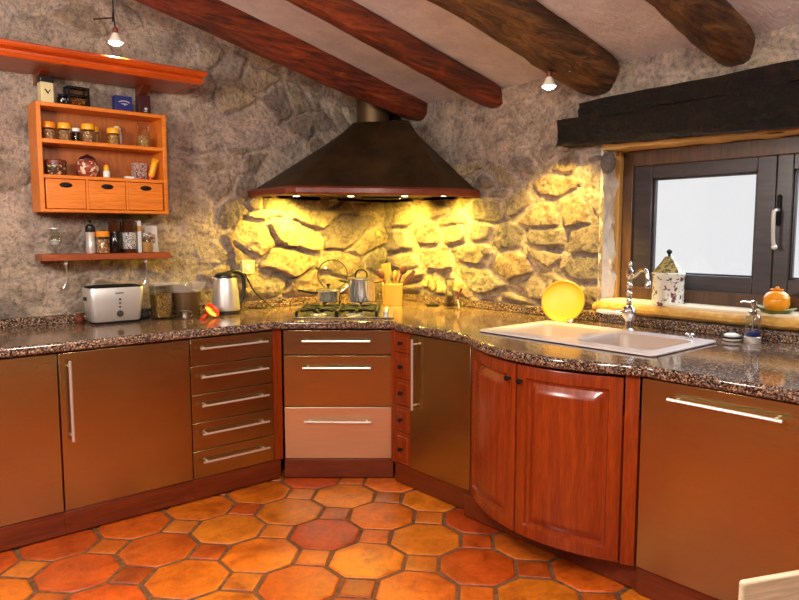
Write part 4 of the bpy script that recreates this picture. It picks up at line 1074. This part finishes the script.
# cornice shelf over the wall unit
cs = thing('cornice_shelf', 'long moulded red-brown cornice shelf above the wall cabinet', 'shelf', (0, 3.66, 2.24))
prof = [(.02, .000), (.010, .000), (.000, .012), (-.004, .018), (-.004, .030), (.006, .036), (-.012, .044), (-.020, .056), (-.020, .066), (-.012, .072), (.02, .072)]
xr = 1.700
m = MB(); m.box(-1.1, xr-.01, .012, .352, .008, .066); m.build('board', 'cornice_wood', cs)
def mould(mat):
    m = MB()
    R = [[(-1.1, y, z) for y, z in prof], [(xr-y, y, z) for y, z in prof]]
    m.loft(R); m.build('moulding', mat, cs, angle=25)
    m = MB(); m.loft([[(xr-y, y, z) for y, z in prof], [(xr-y, .352, z) for y, z in prof]]); m.build('moulding', mat, cs, angle=25)
mould('cornice_wood')
MB().box(-1.1, xr-.03, .03, .35, .000, .0078).build('soffit', 'shelf_wood', cs)
for x in (.945, 1.47):
    m = MB(); m.loft([[(x-.022, .20, 0), (x+.022, .20, 0), (x+.022, .345, 0), (x-.022, .345, 0)], [(x-.022, .31, -.055), (x+.022, .31, -.055), (x+.022, .345, -.055), (x-.022, .345, -.055)]]); m.build('bracket', 'plinth_wood', cs, .002)

# lower shelf
SX0, SX1, SZ = .888, 1.566, 1.310
ls = thing('wall_shelf', 'short wooden shelf holding jars below the wall cabinet', 'shelf', (SX0, 3.852, SZ-.034))
MB().box(0, SX1-SX0, 0, .150, 0, .034).build('board', 'shelf_wood', ls, .003)
for hx, nm in ((1.010, 'a'), (1.434, 'b')):
    k = thing('hanging_hook', 'curved metal hook hanging under the '+('left' if nm == 'a' else 'right')+' end of the jar shelf', 'hook', (hx, 3.90, SZ-.034), 0, 'hooks under the jar shelf')
    m = MB(); m.box(-.008, .008, -.008, .008, -.022, -.0005); m.build('clip', 'white_plastic', k, .002)
    m = MB(); s_ = -1
    m.tube([(0, 0, -.02), (.004, 0, -.06), (.002, 0, -.10), (-.006, 0, -.13), (-.020, 0, -.150), (-.034, 0, -.146)], .0042, 8, 5); m.build('hook_wire', 'bright_steel', k)
ZS = SZ+.0005; Y5 = 3.915
o = thing('glass_goblet', 'small clear glass goblet at the left of the jar shelf', 'glass', (.968, Y5, ZS))
m = MB(); m.lathe([(.026, 0), (.027, .004), (.008, .012), (.007, .030), (.022, .042), (.034, .066), (.030, .086), (.020, .094), (.018, .120), (.028, .128), (.028, .132), (.014, .122), (.016, .094), (.026, .084), (.028, .066), (.002, .046)], n=24); m.build('glass_body', 'clear_glass', o)
m = MB(); m.lathe([(.031, .131), (.031, .136), (.006, .138)], n=20); m.build('lid', 'satin', o); m = MB(); m.lathe([(.004, .048), (.018, .050), (.026, .068), (.020, .074), (.002, .074)], n=18); m.build('contents', 'paper', o)
o = thing('pepper_mill', 'tall black and steel pepper mill on the jar shelf', 'pepper mill', (1.146, Y5, ZS))
m = MB(); m.lathe([(.024, 0), (.026, .004), (.024, .05), (.022, .10), (.025, .115)], n=22); m.build('body', 'satin', o); m = MB(); m.lathe([(.025, .115), (.027, .12), (.025, .145), (.014, .155), (.006, .157), (.005, .165), (.009, .172), (.003, .178)], n=20); m.build('head', 'black_plastic', o)
jar('storage_jar', 'squat jar with an amber lid beside the pepper mill', 1.205, Y5-.015, ZS, .036, .096, 'orange_lid', 'spice_fill', 'jars on the jar shelf')
o = thing('coffee_jar', 'bulging dark glass jar with a brown lid at the middle of the jar shelf', 'jar', (1.276, Y5, ZS))
m = MB(); m.lathe([(.032, 0), (.036, .006), (.037, .09), (.026, .112), (.026, .120)], n=24); m.build('glass_body', 'dark_glass', o); m = MB(); m.lathe([(.033, .118), (.035, .122), (.035, .168), (.028, .174), (.002, .175)], n=24); m.build('lid', 'brown_glass', o)
o = thing('spice_bottle', 'dark jar with a printed white label right of the bulging dark jar', 'jar', (1.350, Y5-.010, ZS))
m = MB(); m.lathe([(.036, 0), (.038, .005), (.038, .128), (.033, .135)], n=24); m.build('glass_body', 'brown_glass', o); m = MB(); m.lathe([(.0385, .022), (.0388, .023), (.0388, .112), (.0385, .113)], n=24); m.build('paper_label', 'label_print', o); m = MB(); m.lathe([(.035, .133), (.037, .138), (.037, .170), (.03, .176), (.002, .177)], n=22); m.build('lid', 'brown_glass', o)
o = thing('slim_carton', 'slim pale upright box right of the labelled jar', 'box', (1.401, Y5, ZS))
m = MB(); m.box(-.010, .010, -.03, .03, 0, .178); m.build('carton', 'paper', o, .001); m = MB(); m.box(-.0105, .0105, -.0305, .0305, .12, .150); m.build('band', 'tan_fill', o)
o = thing('honey_jar', 'small glass jar with a cloth-pale top before the white card', 'jar', (1.444, Y5-.02, ZS))
m = MB(); m.lathe([(.027, 0), (.031, .006), (.032, .074), (.026, .088), (.026, .094)], n=22); m.build('glass_body', 'clear_glass', o); m = MB(); m.lathe([(.028, .003), (.0295, .060), (.002, .062)], n=18); m.build('contents', 'tan_fill', o)
m = MB(); m.lathe([(.030, .090), (.030, .104), (.022, .112), (.002, .114)], n=20); m.build('lid', 'label_print', o)
o = thing('picture_card', 'white printed card standing at the right end of the jar shelf', 'card', (1.500, Y5+.045, ZS), .05)
m = MB(); m.box(-.036, .036, -.002, .002, 0, .152); m.turn(rx=-.12); zmin = min(v.co.z for v in m.b.verts); bmesh.ops.translate(m.b, vec=(0, 0, -zmin), verts=m.b.verts); m.build('card_sheet', 'paper', o)
m = MB(); m.box(-.018, .020, -.0032, -.0022, .050, .105); m.turn(rx=-.12); m.build('print', 'picture', o)

# ------------------------------------------------------------------ spot lamps
def spot_fix(name, label, loc, rz, arm):
    o = thing(name, label, 'spot lamp', loc, rz, 'small halogen spot lamps')
    m = MB(); m.lathe([(.037, 0), (.036, .005), (.020, .032), (.013, .048)], n=24); m.build('reflector', 'bulb_cone', o)
    m = MB(); m.lathe([(.034, .0005), (.030, -.006), (.016, -.014), (.002, -.016)], n=20); m.build('bulb', 'bulb', o)
    m = MB(); m.lathe([(.013, .042), (.014, .046), (.013, .070), (.006, .076)], n=16); m.build('lamp_holder', 'red_brown', o)
    m = MB()
    for p in arm: m.tube(p, .0035, 8)
    m.build('arm', 'iron', o)
    return o
L1 = Vector((1.235, 3.66, 2.385))
h1 = ceil_z(1.235)-L1.z
spot_fix('spot_lamp', 'small lit halogen lamp hanging above the cornice shelf', L1, 0,
         [[(0, 0, .074), (-.006, 0, .13)], [(-.012, 0, .10), (-.008, 0, .155)], [(-.006, 0, .13), (-.010, 0, h1)], [(-.010, 0, .12), (-.10, .02, .10)]])
L2 = Vector((2.905, 2.216, 2.166))
o = spot_fix('spot_lamp', 'small lit halogen lamp on an arm beside the thick brown beam', L2, 0,
         [[(0, 0, .074), (0, -.004, .105)], [(0, 0, .084), (.10, -.045, .090)], [(0, 0, .078), (.10, -.045, .084)]])
m = MB(); m.box(.085, .115, -.062, -.038, .076, .098); m.build('clip', 'white_plastic', o, .003)

# ------------------------------------------------------------------ chair corner near the viewer
ch = thing('dining_chair', 'pale wooden chair back cutting into the lower right corner', 'chair', (1.045, .412, 0), math.radians(-24.3))
m = MB(); m.loft([[(x, 0, z) for x, z in P_] for P_ in ()]) if False else None
P_ = [(x, z) for x, z in rrect(0, .46, .55, .889, .006)]
m = MB(); m.loft([[(x, 0, z) for x, z in P_], [(x, .012, z) for x, z in P_]]); m.build('backrest', 'pale_wood', ch, .004, 3)
MB().box(.0, .46, .03, .45, .43, .46).build('seat', 'pale_wood', ch, .006)
for x in (.01, .415):
    MB().box(x, x+.035, -.004, .032, 0, .56).build('leg', 'pale_wood', ch, .004)
    MB().box(x, x+.035, .405, .440, 0, .429).build('leg', 'pale_wood', ch, .004)

# ------------------------------------------------------------------ lights
def light(name, typ, loc, energy, col, size=.05, rot=None, target=None, **k):
    L = bpy.data.lights.new(name, typ); L.energy = energy; L.color = col
    if typ == 'AREA': L.size = size
    else: L.shadow_soft_size = size
    for a, v in k.items(): setattr(L, a, v)
    o = bpy.data.objects.new(name, L); COL.objects.link(o); o.location = loc
    if target is not None: o.rotation_euler = (Vector(target)-Vector(loc)).to_track_quat('-Z', 'Y').to_euler()
    return o
HOODC = (1.0, .70, .085)
aims = [(2.30, 4.05, 1.15), (2.60, 3.75, .9), (3.0, 3.5, .9), (3.34, 3.75, 1.1), (3.34, 3.15, 1.1)]
pw = [64, 64, 62, 48, 50]
for (x, y), a, w in zip(LAMPS, aims, pw):
    light('hood_light', 'SPOT', (x, y, 1.650), w, HOODC, .02, target=a, spot_size=math.radians(155), spot_blend=.9)
light('spot_light', 'SPOT', (L2.x-.005, L2.y, L2.z-.024), 150, (1, .70, .13), .015, target=(3.24, 2.52, 1.0), spot_size=math.radians(76), spot_blend=.6)
light('spot_light', 'SPOT', (L1.x, L1.y, L1.z-.024), 24, (1, .80, .5), .02, target=(1.25, 3.72, 1.0), spot_size=math.radians(130), spot_blend=.6)
# unseen fill lights, added only to brighten the walls and ceiling
light('fill_light', 'POINT', (.2, .9, 2.35), 120, (1, .94, .90), .2)
light('fill_light', 'POINT', (-.3, 2.3, 1.95), 125, (1, .91, .82), .2)
light('fill_light', 'POINT', (1.3, -.7, 2.2), 85, (1, .92, .84), .2)
# daylight
p = light('window_portal', 'AREA', (3.62, 1.33, 1.46), 1, (1, 1, 1), 1.65, target=(2.6, 1.33, 1.46)); p.data.shape = 'RECTANGLE'; p.data.size = 1.65; p.data.size_y = .85; p.data.cycles.is_portal = True
w = bpy.data.worlds.new('World'); S.world = w; w.use_nodes = True
# bright hazy horizon, stronger bluish sky overhead
wn, wl = w.node_tree.nodes, w.node_tree.links; bg = wn['Background']
tc = wn.new('ShaderNodeTexCoord'); sx = wn.new('ShaderNodeSeparateXYZ'); wl.new(tc.outputs['Generated'], sx.inputs[0])
rp = wn.new('ShaderNodeValToRGB'); wl.new(sx.outputs['Z'], rp.inputs['Fac'])
e = rp.color_ramp.elements; e[0].position = .20; e[0].color = (.97, .98, 1.0, 1); e[1].position = .45; e[1].color = (.72, .85, 1.0, 1)
mr = wn.new('ShaderNodeMapRange'); wl.new(sx.outputs['Z'], mr.inputs['Value'])
mr.inputs['From Min'].default_value = .20; mr.inputs['From Max'].default_value = .45; mr.inputs['To Min'].default_value = .98; mr.inputs['To Max'].default_value = 11.0
wl.new(rp.outputs['Color'], bg.inputs['Color']); wl.new(mr.outputs['Result'], bg.inputs['Strength'])

# ------------------------------------------------------------------ camera
cam = bpy.data.cameras.new('camera'); co = bpy.data.objects.new('camera', cam); COL.objects.link(co)
cam.sensor_width = 36; cam.lens = 682*36/799; cam.clip_start = .02
yaw, pit = math.radians(49.4), math.radians(5.6)
fw = Vector((math.cos(yaw)*math.cos(pit), math.sin(yaw)*math.cos(pit), -math.sin(pit)))
co.location = (0, 0, 1.42); co.rotation_euler = fw.to_track_quat('-Z', 'Y').to_euler()
S.camera = co
S.view_settings.view_transform = 'Standard'; S.view_settings.look = 'None'
S.view_settings.gamma = 1; S.view_settings.exposure = 0; S.view_settings.use_curve_mapping = False
S.cycles.max_bounces = 8; S.cycles.diffuse_bounces = 4; S.cycles.glossy_bounces = 4; S.cycles.transparent_max_bounces = 12
S.cycles.sample_clamp_indirect = 4; S.cycles.caustics_reflective = False; S.cycles.caustics_refractive = False
